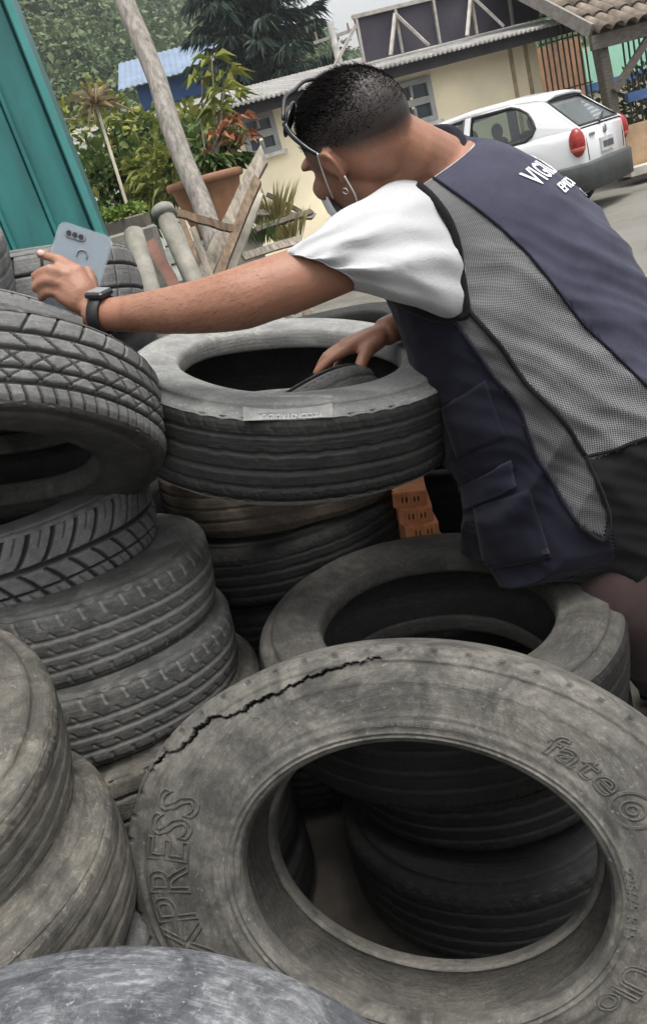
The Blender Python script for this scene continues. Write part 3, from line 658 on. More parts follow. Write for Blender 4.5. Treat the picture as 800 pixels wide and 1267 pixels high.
def back_walls():
    Y = 17.0
    def wall(name, px0, px1, yt, yb, m, label, bands=()):
        a = PY(px0, (yt + yb) / 2, Y); b = PY(px1, (yt + yb) / 2, Y); z1 = PY((px0 + px1) / 2, yt, Y).z; z0 = .3
        ex = b - a; ex.z = 0; L = ex.length; ex.normalize(); rot = Matrix.Rotation(math.atan2(ex.y, ex.x), 3, 'Z'); root = empty(name, Vector((a.x, a.y, z0)), label, 'wall')
        g = MB(); g.box(Vector((a.x, a.y, 0)) + ex * L / 2 + Zv * (z0 + z1) / 2, (L, .2, z1 - z0), rot); g.build('wall_body', m, root)
        for (f0, f1, mm) in bands:
            g = MB(); g.box(Vector((a.x, a.y, 0)) + ex * L / 2 + Vector((0, -.115, 0)) + Zv * (z0 + (z1 - z0) * (f0 + f1) / 2), (L, .03, (z1 - z0) * (f1 - f0)), rot); g.build('painted_band', mm, root)
    wall('orange_wall', 664, 722, 52, 140, mat('orange_plaster', (.36, .2, .11), scale=2, var=.35), 'patchy orange-brown wall behind the iron gate')
    wall('mint_wall', 723, 860, 40, 170, mat('cream_low', (.46, .43, .33), scale=2, var=.2), 'wall with mint green top and blue stripe behind the porch', ((.7, .98, mat('mint_paint', (.33, .62, .47), scale=3, var=.1)), (.63, .7, mat('blue_stripe', (.06, .13, .3)))))
    # low orange kerb wall by the post
    a = PY(778, 190, 12.6); g = MB(); o = empty('low_wall', Vector((a.x, a.y, .36)), 'low orange-brown wall at the right border behind the car', 'wall')
    g.box(Vector((a.x + .9, a.y + .1, .36 + .3)), (1.9, .25, .62)); g.build('wall_body', mat('terracotta_plaster', (.4, .27, .16), scale=3, var=.3), o)
    g = MB(); g.box(Vector((a.x + .9, a.y - .25, .40)), (2.2, .4, .1)); g.build('kerb', mat('kerb_pale', (.45, .42, .36), scale=5), o)
    g = MB(); g.box(Vector((a.x + .95, a.y + .1, .36 + .95)), (1.7, .1, .12)); g.build('blue_rail', mat('blue_stripe', (.06, .13, .3)), o)
back_walls()
# shrub behind the gate
def shrub(name, c, rad, n, lm, label, ln=.12, wd=.05, stems=7, squash=.8, seed=1, group=None, cat='shrub', sc=(.07, .06, .04)):
    root = empty(name, c, label, cat, group); rg = np.random.default_rng(seed); g = MB()
    for k in range(stems):
        az = k * 2.4; tip = Vector(c) + Vector((math.cos(az) * rad * .6, math.sin(az) * rad * .6, rad * 1.2 * rg.uniform(.6, 1.2))); g.tube([c, Vector(c).lerp(tip, .5) + Vector((0, 0, rad * .12)), tip], [.02 * rad + .006, .012 * rad + .004, .003], 5)
    g.build('stem', mat('stem_' + name, sc), root)
    d = rg.normal(size=(n, 3)); d /= np.linalg.norm(d, axis=1, keepdims=True); r = rad * rg.uniform(.25, 1.0, n) ** .5 * (1 + .3 * np.sin(d[:, 0] * 7 + seed) * np.cos(d[:, 1] * 6 - seed))
    p = np.array(c) + np.array([0, 0, rad * squash]) + d * r[:, None] * np.array([1, 1, squash]); p[:, 2] = np.maximum(p[:, 2], c[2] + .02)
    leaf_obj('crown', [leaves_np(p, d + rg.normal(size=(n, 3)) * .6 + np.array([0, 0, .3]), ln, wd, .3, None, seed)], lm, root); return root
LM_DK = leaf_mat('shrub_leaves', (.03, .06, .02), (.1, .15, .05)); LM_YG = leaf_mat('yellow_green_leaves', (.1, .14, .03), (.3, .3, .07)); LM_MID = leaf_mat('mid_green_leaves', (.045, .085, .025), (.14, .19, .06))
LM_DRY = leaf_mat('dry_grass', (.22, .2, .08), (.42, .37, .17))
q = PY(795, 150, 14.5); shrub('garden_shrub', Vector((q.x + .1, q.y, .35)), .8, 1500, LM_DK, 'green shrub behind the iron gate at the right border', .14, .06, seed=4)
q = PY(705, 120, 14.6); shrub('garden_shrub', Vector((q.x, q.y, .35)), .55, 260, LM_DK, 'sparse dark bush behind the gate beside the house corner', .12, .05, seed=9)

# ------------------------------------------------------------------ white hatchback
def hatchback():
    fwd = Vector((-.755, .656, 0)); lf = Zv.cross(fwd)
    anchor = P(708, 174, 9.8); O = anchor - fwd * .10 - lf * .74 - Zv * .83; print('CARZ', O)
    root = empty('white_hatchback', O, 'white three-door hatchback car with dark bumper parked before the cream house', 'car')
    def w3(x, y, z): return O + fwd * x + lf * y + Zv * z
    M_P = NT('car_paint_white'); M_P.color((.55, .56, .57)); M_P.set(Roughness=.28); M_P.b.inputs['Coat Weight'].default_value = .5; M_P = M_P.m
    M_B = mat('bumper_dark', (.055, .06, .062), rough=.55, scale=6, var=.2); M_K = mat('car_black', (.015, .015, .016), rough=.5); M_RB = mat('car_tyre_black', (.022, .022, .022), rough=.85)
    t = NT('car_glass'); gl = t.n('ShaderNodeBsdfTransparent'); gl.inputs[0].default_value = (.74, .79, .77, 1); gs = t.n('ShaderNodeBsdfGlossy'); gs.inputs['Roughness'].default_value = .03; fr = t.n('ShaderNodeFresnel'); fr.inputs[0].default_value = 1.5
    mx = t.n('ShaderNodeMixShader'); t.l(fr.outputs[0], mx.inputs[0]); t.l(gl.outputs[0], mx.inputs[1]); t.l(gs.outputs[0], mx.inputs[2]); t.l(mx.outputs[0], t.o.inputs[0]); M_G = t.m
    t = NT('car_rear_glass'); t.color((.16, .18, .19)); t.set(Roughness=.12); t.b.inputs['Coat Weight'].default_value = .8; t.b.inputs['Specular IOR Level'].default_value = .9; M_G2 = t.m
    st = [(0.0, .66, .90, .30), (.03, .72, .92, .26), (.12, .775, .935, .24), (.4, .80, .94, .23), (1.0, .81, .935, .22), (2.0, .81, .92, .22), (2.55, .80, .915, .22), (2.75, .79, .90, .22), (3.1, .775, .83, .23), (3.45, .74, .74, .25), (3.63, .69, .64, .27), (3.72, .6, .55, .3)]
    xs = np.unique(np.concatenate([np.linspace(0, 3.72, 76), [s[0] for s in st]])); rings = []
    for x in xs:
        wd = np.interp(x, [s[0] for s in st], [s[1] for s in st]); zb = np.interp(x, [s[0] for s in st], [s[2] for s in st]); z0 = np.interp(x, [s[0] for s in st], [s[3] for s in st])
        for xc in (.72, 3.02):
            if abs(x - xc) < .335: z0 = max(z0, .27 + math.sqrt(.335 ** 2 - (x - xc) ** 2))
        h = zb - z0; half = [(0, z0), (wd * .9, z0), (wd * .985, z0 + .05 * h), (wd, z0 + .35 * h), (wd, z0 + .6 * h), (wd * .985, z0 + .85 * h), (wd * .955, zb - .012), (wd * .92, zb), (0, zb + (.035 if x > 2.6 else .0))]
        rings.append([w3(x, y, z) for y, z in half] + [w3(x, -y, z) for y, z in half[-2:0:-1]])
    m = MB(); m.loft(rings); body = m.build('body', M_P, root, True)
    me = body.data; me.polygons.foreach_set('use_smooth', [True] * len(me.polygons))
    # roof
    def sidep(x, t, sgn=1, off=0.0):
        wb = np.interp(x, [0, .2, .6, 2.0, 2.7], [.70, .735, .755, .755, .72]); wr = np.interp(x, [.3, .8, 2.0], [.545, .575, .56]); zr = np.interp(x, [.35, .5, .85, 1.4, 2.0, 2.2], [1.30, 1.345, 1.385, 1.395, 1.355, 1.31]); zb = .93
        y = wb + (wr - wb) * t + .035 * math.sin(math.pi * t) + off; return w3(x, sgn * y, zb + (zr - zb) * t)
    m = MB(); rr = []
    for x in np.linspace(.40, 2.08, 16):
        wr = np.interp(x, [.3, .8, 2.0], [.545, .575, .56]) + .012; zr = np.interp(x, [.35, .5, .85, 1.4, 2.0, 2.2], [1.30, 1.345, 1.385, 1.395, 1.355, 1.31])
        up_ = [(-wr, zr - .015), (-wr * .93, zr + .02), (-wr * .5, zr + .04), (0, zr + .046), (wr * .5, zr + .04), (wr * .93, zr + .02), (wr, zr - .015)]
        rr.append([w3(x, y, z) for y, z in up_] + [w3(x, y * .97, z - .035) for y, z in up_[::-1]])
    m.loft(rr); m.build('roof', M_P, root, True)
    def strip(pts, name, mm, sgn, off=0.0, thick=.04, parent=root):
        """polygon in (x, t) on the side surface, given thickness"""
        m = MB(); a = [sidep(x, t, sgn, off) for x, t in pts]; b = [v - lf * (sgn * thick) for v in a]; n = len(a)
        F = [tuple(range(n)), tuple(range(2 * n - 1, n - 1, -1))] + [(i, n + i, n + (i + 1) % n, (i + 1) % n) for i in range(n)]
        m.add(a + b, F); return m.build(name, mm, parent, origin=O)
    for sgn in (1, -1):
        # C pillar with the quarter, B pillar, A pillar
        strip([(.02, 0), (.62, 0), (.55, .12), (.50, .3), (.53, .5), (.60, .7), (.70, .84), (.80, .9), (.8, 1), (.46, 1)], 'rear_pillar', M_P, sgn)
        strip([(.62, 0), (2.62, 0), (2.62, .04), (.62, .04)], 'belt_rail', M_P, sgn); strip([(.8, .9), (1.4, .9), (2.0, .9), (2.12, 1), (1.4, 1), (.8, 1)], 'roof_rail', M_P, sgn)
        strip([(1.36, .04), (1.46, .04), (1.40, .9), (1.30, .9)], 'door_pillar', M_P, sgn)
        strip([(2.5, .04), (2.62, .04), (2.14, .98), (1.99, .9)], 'front_pillar', M_P, sgn)
        for nm, outl in (('rear_side_window', [(.63, .045), (1.355, .045), (1.30, .895), (.80, .895), (.70, .835), (.60, .7), (.54, .5), (.51, .3), (.56, .12)]), ('front_side_window', [(1.465, .045), (2.49, .045), (1.98, .895), (1.405, .895)])):
            g = strip(outl, nm, M_G, sgn, -.012, .005)
            # black rubber trim round the window
            m = MB(); pts = [sidep(x, t, sgn, .004) for x, t in outl]; pts.append(pts[0]); m.tube(pts, .017, 6, cap=False); m.build('trim', M_K, g, True, origin=O)
    # rear window, hatch trim, wiper
    A = [sidep(.03, .03, 1), sidep(.46, .97, 1), sidep(.46, .97, -1), sidep(.03, .03, -1)]; ctr = sum(A, Vector()) / 4
    m = MB(); fwd_in = fwd * .012; ins = [v.lerp(ctr, .10) for v in A]
    for i in range(4): j = (i + 1) % 4; m.add([A[i], A[j], ins[j], ins[i], A[i] + fwd_in * 3, A[j] + fwd_in * 3, ins[j] + fwd_in * 3, ins[i] + fwd_in * 3], [(0, 1, 2, 3), (7, 6, 5, 4), (0, 4, 5, 1), (2, 6, 7, 3)])
    hatch = m.build('tailgate_frame', M_P, root)
    m = MB(); ins2 = [v.lerp(ctr, .09) + fwd * .02 for v in A]; m.add(ins2 + [v + fwd * .006 for v in ins2], [(0, 1, 2, 3), (7, 6, 5, 4)]); rw = m.build('rear_window', M_G2, root)
    m = MB(); pp = [v.lerp(ctr, .115) - fwd * .003 for v in A]; pp.append(pp[0]); m.tube(pp, .016, 6, cap=False); m.build('trim', M_K, rw, True, origin=O)
    wA = [sidep(2.66, .0, 1), sidep(2.12, .97, 1), sidep(2.12, .97, -1), sidep(2.66, .0, -1)]; m = MB(); m.add(wA + [v - fwd * .006 for v in wA], [(3, 2, 1, 0), (4, 5, 6, 7)]); m.build('windscreen', M_G, root)
    # bumper wrapping the tail, tail lights, plate, emblem, handle
    m = MB(); rr = []
    for (x, y) in ((1.02, .79), (.6, .83), (.25, .835), (.06, .80), (-.05, .70), (-.085, .45), (-.095, 0), (-.085, -.45), (-.05, -.70), (.06, -.80), (.25, -.835), (.6, -.83), (1.02, -.79)):
        nrm = (.03 if abs(y) > .6 else 0); zt = .57 if x < .3 else .57 - .06 * (x - .3); low = .27 if x < .36 else (.60 if x < .9 else .45)
        low = min(low, zt - .02); cx = .06 if abs(y) < .75 else 0; iy = y - math.copysign(.07, y) if abs(y) > .6 else y
        rr.append([w3(x, y, zt - .03), w3(x, y * .985, low), w3(x + cx + .05, iy, low), w3(x + cx + .05, iy, zt), w3(x + .01, y * .985, zt)])
    m.loft(rr); m.build('bumper', M_B, root, True)
    for sgn in (1, -1):
        m = MB(); m.ell(w3(.055, sgn * .735, .80), (fwd * .09, lf * .085, Zv * .155), 14, 10); lt = m.build('tail_light', mat('tail_light_red', (.3, .025, .022), rough=.25, scale=30, var=.3, bump=0), root, True)
        m = MB(); m.ell(w3(.053, sgn * .736, .735), (fwd * .088, lf * .084, Zv * .05), 12, 6); m.build('indicator_lens', mat('tail_light_pale', (.5, .12, .08), rough=.2, bump=0), lt, True, origin=O)
    rot = Matrix((fwd, lf, Zv)).transposed()
    m = MB(); m.box(w3(-.012, 0, .70), (.03, .42, .15), rot); pl = m.build('number_plate', mat('plate_grey', (.5, .51, .52)), root)
    m = MB()
    for k in range(7): m.box(w3(-.03, -.15 + k * .05, .695), (.006, .03, .07), rot)
    m.build('plate_lettering', mat('plate_letters', (.08, .08, .09)), pl, origin=O)
    m = MB(); m.ell(w3(-.012, 0, .86), (fwd * .012, lf * .05, Zv * .05), 12, 6); m.build('badge', mat('chrome', (.35, .36, .38), rough=.25, metal=.8), root, True)
    m = MB(); m.box(w3(-.004, .42, .845), (.015, .16, .028), rot); m.build('model_script', mat('chrome', (.35, .36, .38)), root)
    m = MB(); m.bar(w3(.0, .12, .95), w3(.10, -.32, 1.03), .015); m.build('rear_wiper', M_K, root)
    m = MB(); m.box(w3(2.25, .825, .80), (.2, .03, .045), rot); m.build('door_handle', M_K, root); m = MB(); m.bar(w3(1.06, .822, .55), w3(2.7, .82, .52), .015, .05); m.build('side_moulding', M_B, root)
    m = MB(); m.box(w3(2.45, .88, .98), (.1, .16, .12), rot, bev=.03); m.build('door_mirror', M_K, root)
    for xc in (.72, 3.02):
        for sgn in (1, -1):
            # wheel
            m = MB(); cy = sgn * .70; prof = [(.17, .085), (.25, .09), (.275, .07), (.285, .0), (.275, -.07), (.25, -.09), (.17, -.085)]; rings = []
            for a in np.linspace(0, 2 * math.pi, 29)[:-1]: rings.append([w3(xc + r * math.cos(a), cy + y, .285 + r * math.sin(a)) for r, y in prof])
            rings.append(rings[0]); m.loft(rings, cap=False); wh = m.build('wheel', M_RB, root, True)
            m = MB()
            m.tube([w3(xc, cy - sgn * .02, .285), w3(xc, cy + sgn * .045, .285), w3(xc, cy + sgn * .06, .285)], [.175, .175, .07], 20); m.build('rim', mat('rim_grey', (.3, .3, .31), rough=.4, metal=.5), wh, False, origin=O)
            m = MB(); pts = [w3(xc + .34 * math.cos(a), sgn * .808, .27 + .34 * math.sin(a)) for a in np.linspace(-.05, math.pi + .05, 18)]; m.tube(pts, .03, 6); m.build('arch_trim', M_B, root, True)
    # panel gaps
    for sgn in (1, -1):
        m = MB(); m.tube([w3(1.42, sgn * .803, .88), w3(1.40, sgn * .8125, .6), w3(1.42, sgn * .812, .36), w3(1.5, sgn * .80, .27)], .006, 5); m.build('door_gap', M_K, root)
        m = MB(); m.tube([w3(2.55, sgn * .792, .88), w3(2.58, sgn * .803, .6), w3(2.56, sgn * .80, .3)], .006, 5); m.build('door_gap', M_K, root)
        m = MB(); m.tube([w3(.012, sgn * .60, .91), w3(-.004, sgn * .60, .75), w3(-.004, sgn * .59, .585)], .005, 5); m.build('hatch_gap', M_K, root)
    # floor and seats
    m = MB(); m.box(w3(1.7, 0, .45), (2.2, 1.3, .1), rot); m.build('floor_pan', M_K, root)
    M_S = mat('seat_fabric', (.03, .03, .034), rough=.9)
    for x, y in ((1.55, .36), (1.55, -.36), (.75, .36), (.75, -.36)):
        m = MB(); m.box(w3(x, y, .78), (.14, .46, .55), rot @ Matrix.Rotation(-.2, 3, 'Y'), bev=.03); s = m.build('seat', M_S, root); m = MB(); m.ell(w3(x - .08, y, 1.13), (fwd * .06, lf * .13, Zv * .095), 12, 8); m.build('headrest', M_S, s, True, origin=O)
    m = MB(); m.box(w3(2.35, 0, .92), (.35, 1.35, .12), rot, bev=.03); m.build('dashboard', M_K, root)
hatchback()
# ------------------------------------------------------------------ teal sheet-metal container at the left
def container():
    br_ = P(132, 296, 2.75); tp = P(13, -6, 2.75); k = (br_ - CAM).y
    v = ray(13, -6); tp = CAM + v * ((br_.y + .06) / v.y)
    e = (tp - br_).normalized(); ex = Vector((-1, -.12, 0)).normalized(); base = br_ + e * ((0.02 - br_.z) / e.z); Lh = 2.55 / e.z
    nr = ex.cross(e).normalized(); nr = nr if nr.y < 0 else -nr
    root = empty('teal_container', base, 'teal painted sheet-metal container with upright ribs at the left border', 'container')
    M_T = mat('teal_paint', (.018, .135, .13), rough=.45, scale=5, var=.22, bump=.12, stretch=(2.5, 2.5, .5)); M_D = mat('teal_dark', (.01, .09, .09), rough=.5)
    rot = Matrix((ex, -nr, e)).transposed(); u = .0
    g = MB(); g.box(base + ex * .012 + e * (Lh / 2) + nr * .012, (.024, .06, Lh), rot, bev=.004); g.build('edge_flange', mat('teal_light', (.04, .2, .19), rough=.4, scale=3, var=.12), root)
    for k, wd in enumerate((.112, .135, .135, .135, .135, .135, .135, .135)):
        u0 = .026 + sum((.112, .135, .135, .135, .135, .135, .135, .135)[:k]); c = base + ex * (u0 + wd / 2) + e * (Lh / 2)
        g = MB(); g.box(c - nr * .01, (wd - .012, .02, Lh), rot @ Matrix.Rotation(.05, 3, 'Z'), bev=.003); g.build('panel', M_T, root)
        g = MB(); g.box(base + ex * (u0 + wd - .004) + e * (Lh / 2) + nr * .001, (.014, .03, Lh - .004), rot, bev=.003); g.build('rib', M_T, root)
    g = MB(); g.box(base + ex * .6 - nr * .045 + e * (Lh / 2), (1.18, .03, Lh - .02), rot); g.build('back_sheet', M_D, root)
    g = MB(); g.box(base + ex * .02 - nr * .75 + e * (Lh / 2), (.03, 1.4, Lh - .02), rot); g.build('end_sheet', M_T, root)
container()

# ------------------------------------------------------------------ timber and rubble on the bank behind the tyres
M_OLDW = mat('weathered_wood', (.3, .26, .21), scale=14, var=.45, stretch=(3, 3, .35), bump=.4)
M_BRW = mat('brown_wood', (.2, .135, .085), scale=14, var=.45, stretch=(3, 3, .4), bump=.4)
M_CON = mat('weathered_concrete', (.25, .235, .2), scale=9, var=.3, bump=.4); M_RED = mat('reddish_board', (.17, .075, .055), scale=8, var=.4)
def gz(p): return ground_z(p.x, p.y)
a = P(155, -4, 4.6); b = P(272, 318, 4.5); d = (b - a).normalized(); b2 = b + d * .75
pole = empty('leaning_wooden_pole', b2, 'bare grey tree-trunk pole leaning left behind the tyres', 'pole')
pts = [b2.lerp(a - d * .8, k / 14) + Vector((.010 * math.sin(k * 1.7), .01 * math.cos(k * 2.3), 0)) for k in range(15)]
MB().tube(pts, [.056 - .0005 * k + .0018 * math.sin(k * 2.1) for k in range(15)], 16).build('trunk', mat('pole_bark', (.29, .265, .235), scale=12, var=.4, stretch=(4, 4, .7), bump=.5, bdist=.01), pole, True)
def stick(name, x0, y0, d0, x1, y1, d1, w, h, m, label, cat='plank', ext=0.0, jag=True):
    a = P(x0, y0, d0); b = P(x1, y1, d1); a = a + (a - b).normalized() * ext
    o = MB(); z = (b - a).normalized(); xx = FW.cross(z).normalized(); yy = z.cross(xx); L = (b - a).length; rings = []; rg = random.Random(int(x0 * 7 + y0))
    for k in range(7):
        f = k / 6; wk = w * (1 - .12 * rg.random()); c = a.lerp(b, f) + xx * (w * .08 * rg.uniform(-1, 1))
        tipj = (.5 * w * rg.uniform(-1, 1) if (k == 6 and jag) else 0)
        rings.append([c + xx * (-wk / 2) + yy * (-h / 2) + z * tipj, c + xx * (wk / 2) + yy * (-h / 2) - z * tipj, c + xx * (wk / 2) + yy * (h / 2) - z * tipj * .6, c - xx * (wk / 2) + yy * (h / 2) + z * tipj * .7])
    o.loft(rings); ob = o.build(name, m, None, origin=a); ob.location = a; return tag(ob, label, cat)
stick('broken_plank', 250, 348, 4.2, 326, 192, 4.3, .07, .05, M_OLDW, 'tall broken grey-brown plank leaning right in front of the terracotta pot', ext=.3)
stick('broken_plank', 270, 345, 4.12, 318, 222, 4.2, .045, .045, M_BRW, 'brown plank lying along the tall broken plank', ext=.3)
stick('broken_plank', 283, 345, 4.3, 322, 240, 4.45, .035, .03, mat('pale_batten', (.5, .46, .38), scale=10), 'pale thin batten beside the tall broken plank', ext=.3)
stick('broken_plank', 196, 257, 4.0, 290, 284, 4.15, .035, .03, M_BRW, 'brown stick lying across in front of the wooden pole')
stick('broken_plank', 185, 300, 3.7, 222, 362, 3.6, .05, .03, M_RED, 'reddish board leaning between the two concrete posts')
stick('broken_plank', 238, 282, 3.9, 262, 345, 3.9, .03, .03, M_OLDW, 'short grey batten right of the concrete post')
stick('broken_plank', 222, 262, 4.3, 250, 345, 4.2, .03, .03, M_BRW, 'thin brown batten behind the concrete post')
stick('broken_plank', 306, 262, 5.0, 388, 268, 5.4, .035, .03, M_OLDW, 'grey stick lying on the rubble left of the man')
stick('broken_plank', 315, 285, 4.7, 385, 262, 5.1, .03, .025, mat('dark_stick', (.11, .09, .07), scale=12), 'dark stick crossing the rubble heap')
stick('broken_plank', 300, 318, 4.5, 372, 296, 4.8, .045, .02, M_OLDW, 'flat pale board lying low on the rubble heap')
stick('broken_plank', 330, 240, 5.2, 372, 262, 5.3, .025, .02, mat('dark_stick', (.11, .09, .07)), 'short dark twig below the window on the rubble')
stick('broken_plank', 140, 330, 3.5, 196, 372, 3.4, .04, .025, M_CON, 'pale grey strip beside the tyre behind the phone')
def post(x0, y0, x1, y1, d, r, label, cap=True):
    a = P(x0, y0, d); b = P(x1, y1, d - .12); b = b + (b - a).normalized() * .25
    root = empty('concrete_post', b, label, 'post'); MB().tube([b, a.lerp(b, .5), a], [r, r * .97, r * .95], 14).build('shaft', M_CON, root, True)
    if cap: MB().tube([a - (b - a).normalized() * .012, a + (b - a).normalized() * .03], [r * 1.2, r * 1.25], 14).build('collar', mat('concrete_dark', (.22, .21, .19), scale=9), root, True)
post(202, 262, 242, 352, 3.75, .042, 'round pale concrete post with dark collar leaning behind the arm')
post(165, 288, 186, 360, 3.45, .04, 'short concrete post beside the tyre with cross grooves', False)
# rubble: broken concrete and tile chunks
rg = random.Random(5); MR = [M_CON, mat('rubble_brown', (.24, .19, .14), scale=8, var=.4), mat('rubble_white', (.55, .53, .48), scale=8), mat('rubble_dark', (.1, .095, .09), scale=8)]
names = ['pale concrete', 'brown clay', 'whitish plaster', 'dark slag']
spots = []
for k in range(46):
    px, py = rg.uniform(285, 398), rg.uniform(268, 345); d = 4.9 - (py - 268) / 77 * .9 + rg.uniform(-.1, .1); spots.append((px, py, d))
for k, (px, py, d) in enumerate(spots):
    c = P(px, py, d); c.z = max(gz(c) + .01, min(c.z, gz(c) + .22)); s = rg.uniform(.025, .075); m = MB(); rot = Matrix.Rotation(rg.uniform(0, 6), 3, Vector((rg.random(), rg.random(), rg.random())))
    m.box((0, 0, 0), (s * rg.uniform(1, 2.4), s * rg.uniform(.8, 1.5), s * rg.uniform(.4, .9)), rot, taper=rg.uniform(.5, .95)); i = rg.randrange(4)
    o = mesh_obj('rubble_chunk', [v + Vector((rg.uniform(-1, 1), rg.uniform(-1, 1), rg.uniform(-1, 1))) * s * .12 for v in m.V], m.F, MR[i]); o.location = c
    tag(o, 'broken %s chunk in the rubble heap behind the arm' % names[i], 'rubble', 'rubble chunks on the bank (%s)' % names[i])

# ------------------------------------------------------------------ pots and plants
def lathe(prof, c, n=32):
    m = MB(); m.loft([[Vector(c) + Vector((r * math.cos(a), r * math.sin(a), z)) for a in [2 * math.pi * k / n for k in range(n)]] for r, z in prof], cap=False); return m
pc = P(272, 289, 4.95)
pot = empty('terracotta_pot', pc, 'large terracotta pot full of plants behind the leaning pole', 'pot')
M_TC = mat('terracotta', (.33, .17, .095), scale=5, var=.3)
lathe([(0, 0), (.125, 0), (.135, .02), (.17, .18), (.192, .265), (.205, .27), (.205, .31), (.185, .31), (.175, .26), (0, .255)], pc).build('body', M_TC, pot, True)
lathe([(.206, .268), (.214, .275), (.214, .302), (.206, .309)], pc).build('rim', mat('terracotta_dark', (.27, .13, .075), scale=5), pot, True)
# stone block below the pot
gb = MB(); gb.box((pc.x, pc.y + .02, (pc.z + gz(pc)) / 2 - .02), (.42, .42, pc.z - gz(pc) + .03), bev=.02)
tag(gb.build('concrete_block', M_CON, None), 'pale concrete block carrying the terracotta pot', 'block')
def rosette(c, n, ln, wd, seed, upb=.5):
    rg = np.random.default_rng(seed); az = rg.uniform(0, 6.28, n); el = rg.uniform(-.2, 1.1, n); d = np.stack([np.cos(az) * np.cos(el), np.sin(az) * np.cos(el), np.sin(el) * upb + .1], 1)
    return leaves_np(np.repeat(np.array(c)[None], n, 0) + d * .02, d, ln, wd, .55, None, seed)
top = pc + Vector((0, 0, .29))
def potted(name, label, stems, lm, ln, wd, nl, seed, scol=(.16, .13, .09)):
    root = empty(name, top, label, 'plant'); ch = []
    g = MB()
    for k, (px, py, d) in enumerate(stems):
        tip = P(px, py, d); b = top + Vector(((tip.x - top.x) * .2, (tip.y - top.y) * .2, -.03)); g.tube([b, b.lerp(tip, .5) + Vector((.02 * (-1) ** k, 0, .03)), tip], [.008, .006, .004], 5); ch.append(rosette(tip, nl, ln, wd, seed + k))
        ch.append(rosette(b.lerp(tip, .75), nl // 3, ln * .8, wd, seed + 50 + k))
    g.build('stem', mat('stem_' + name, scol), root); leaf_obj('foliage', ch, lm, root)
potted('leafy_pot_plant', 'tall yellow-green leafy plant growing from the terracotta pot', [(262, 72, 4.9), (283, 92, 5.0), (276, 112, 4.85), (250, 98, 4.9), (270, 135, 4.9), (290, 120, 5.0), (296, 165, 4.95)], LM_YG, .11, .042, 13, 20)
potted('red_leaf_pot_plant', 'reddish leafed plant in the terracotta pot before the window', [(298, 146, 4.85), (286, 152, 4.8), (305, 170, 4.9), (270, 168, 4.8)], leaf_mat('red_leaves', (.2, .07, .035), (.36, .17, .08)), .09, .03, 14, 40)
potted('bushy_pot_plant', 'dense low green plant filling the rim of the terracotta pot', [(240, 205, 4.85), (255, 200, 4.8), (270, 202, 4.8), (285, 200, 4.85), (298, 200, 4.9), (248, 185, 4.95), (276, 188, 4.95)], LM_MID, .085, .035, 60, 60)
def palmish(px, py, d, base, label, n, ln, wd, lm, seed, r=.012):
    tip = P(px, py, d); root = empty('slender_plant', base, label, 'plant'); g = MB(); g.tube([base, base.lerp(tip, .5) + Vector((.02, 0, 0)), tip], [r, r * .8, r * .7], 7); g.build('stem', mat('stem_pale', (.3, .27, .2)), root, True)
    rg = np.random.default_rng(seed); az = rg.uniform(0, 6.28, n); el = rg.uniform(-.3, 1.4, n); dd = np.stack([np.cos(az) * np.cos(el), np.sin(az) * np.cos(el), np.sin(el)], 1)
    leaf_obj('leaf_head', [leaves_np(np.repeat(np.array(tip)[None], n, 0), dd, ln, wd, .35, None, seed)], lm, root)
b = P(152, 275, 4.4); b.z = gz(b); palmish(119, 130, 4.6, b, 'slender spiky-headed plant with a long bare pale stem', 60, .16, .016, leaf_mat('spiky_leaves', (.18, .15, .09), (.42, .33, .2)), 3)
def bush(px, py, d, rad, n, lm, label, seed, ln=.1, wd=.045, stems=7):
    c = P(px, py, d); shrub('leafy_bush', Vector((c.x, c.y, c.z - rad)), rad, n, lm, label, ln, wd, stems, .95, seed)
bush(112, 182, 6.2, .38, 520, LM_YG, 'yellow-green bush between the container and the spiky plant', 21)
bush(140, 235, 6.0, .36, 800, LM_MID, 'mid-green bush below the spiky plant head', 22)
bush(172, 205, 6.3, .33, 480, LM_DK, 'dark green bush left of the leaning pole', 23)
bush(186, 185, 6.6, .3, 500, LM_YG, 'yellow-green sapling leaves just left of the leaning pole', 24, .13, .05)
bush(232, 165, 6.4, .17, 150, LM_YG, 'light yellow-green leaves right of the leaning pole before the blue building', 25, .13, .05)
bush(255, 180, 6.0, .18, 300, LM_MID, 'green leafy shrub behind the tall pot plant', 26)
bush(200, 215, 5.4, .2, 320, LM_YG, 'small yellow-green plant beside the leaning pole', 29)
bush(230, 190, 5.6, .15, 260, LM_MID, 'small green plant just behind the leaning pole', 30)
# planter box with succulents
pb_ = P(158, 284, 3.9); pl_ = empty('planter_box', pb_, 'low dark planter with small green succulents beside the container', 'planter')
g = MB(); g.box(pb_ + Vector((0, 0, .02)), (.20, .13, .06), Matrix.Rotation(-.1, 3, 'Z'), bev=.006); g.build('box', mat('planter_dark', (.13, .11, .09), scale=10), pl_)
rg2 = np.random.default_rng(8); pp = np.array(pb_) + np.stack([rg2.uniform(-.095, .095, 260), rg2.uniform(-.06, .06, 260), rg2.uniform(.05, .09, 260)], 1); dd = rg2.normal(size=(260, 3)) + np.array([0, 0, .9])
leaf_obj('succulents', [leaves_np(pp, dd, .035, .022, .1, None, 8)], leaf_mat('succulent_leaves', (.09, .16, .03), (.24, .32, .07)), pl_)
g = MB(); g.box((pb_.x, pb_.y, (pb_.z + gz(pb_)) / 2 - .005), (.24, .16, pb_.z - gz(pb_)), bev=.01); tag(g.build('stone_pier', M_CON, None), 'rough pale pier under the succulent planter', 'pier')
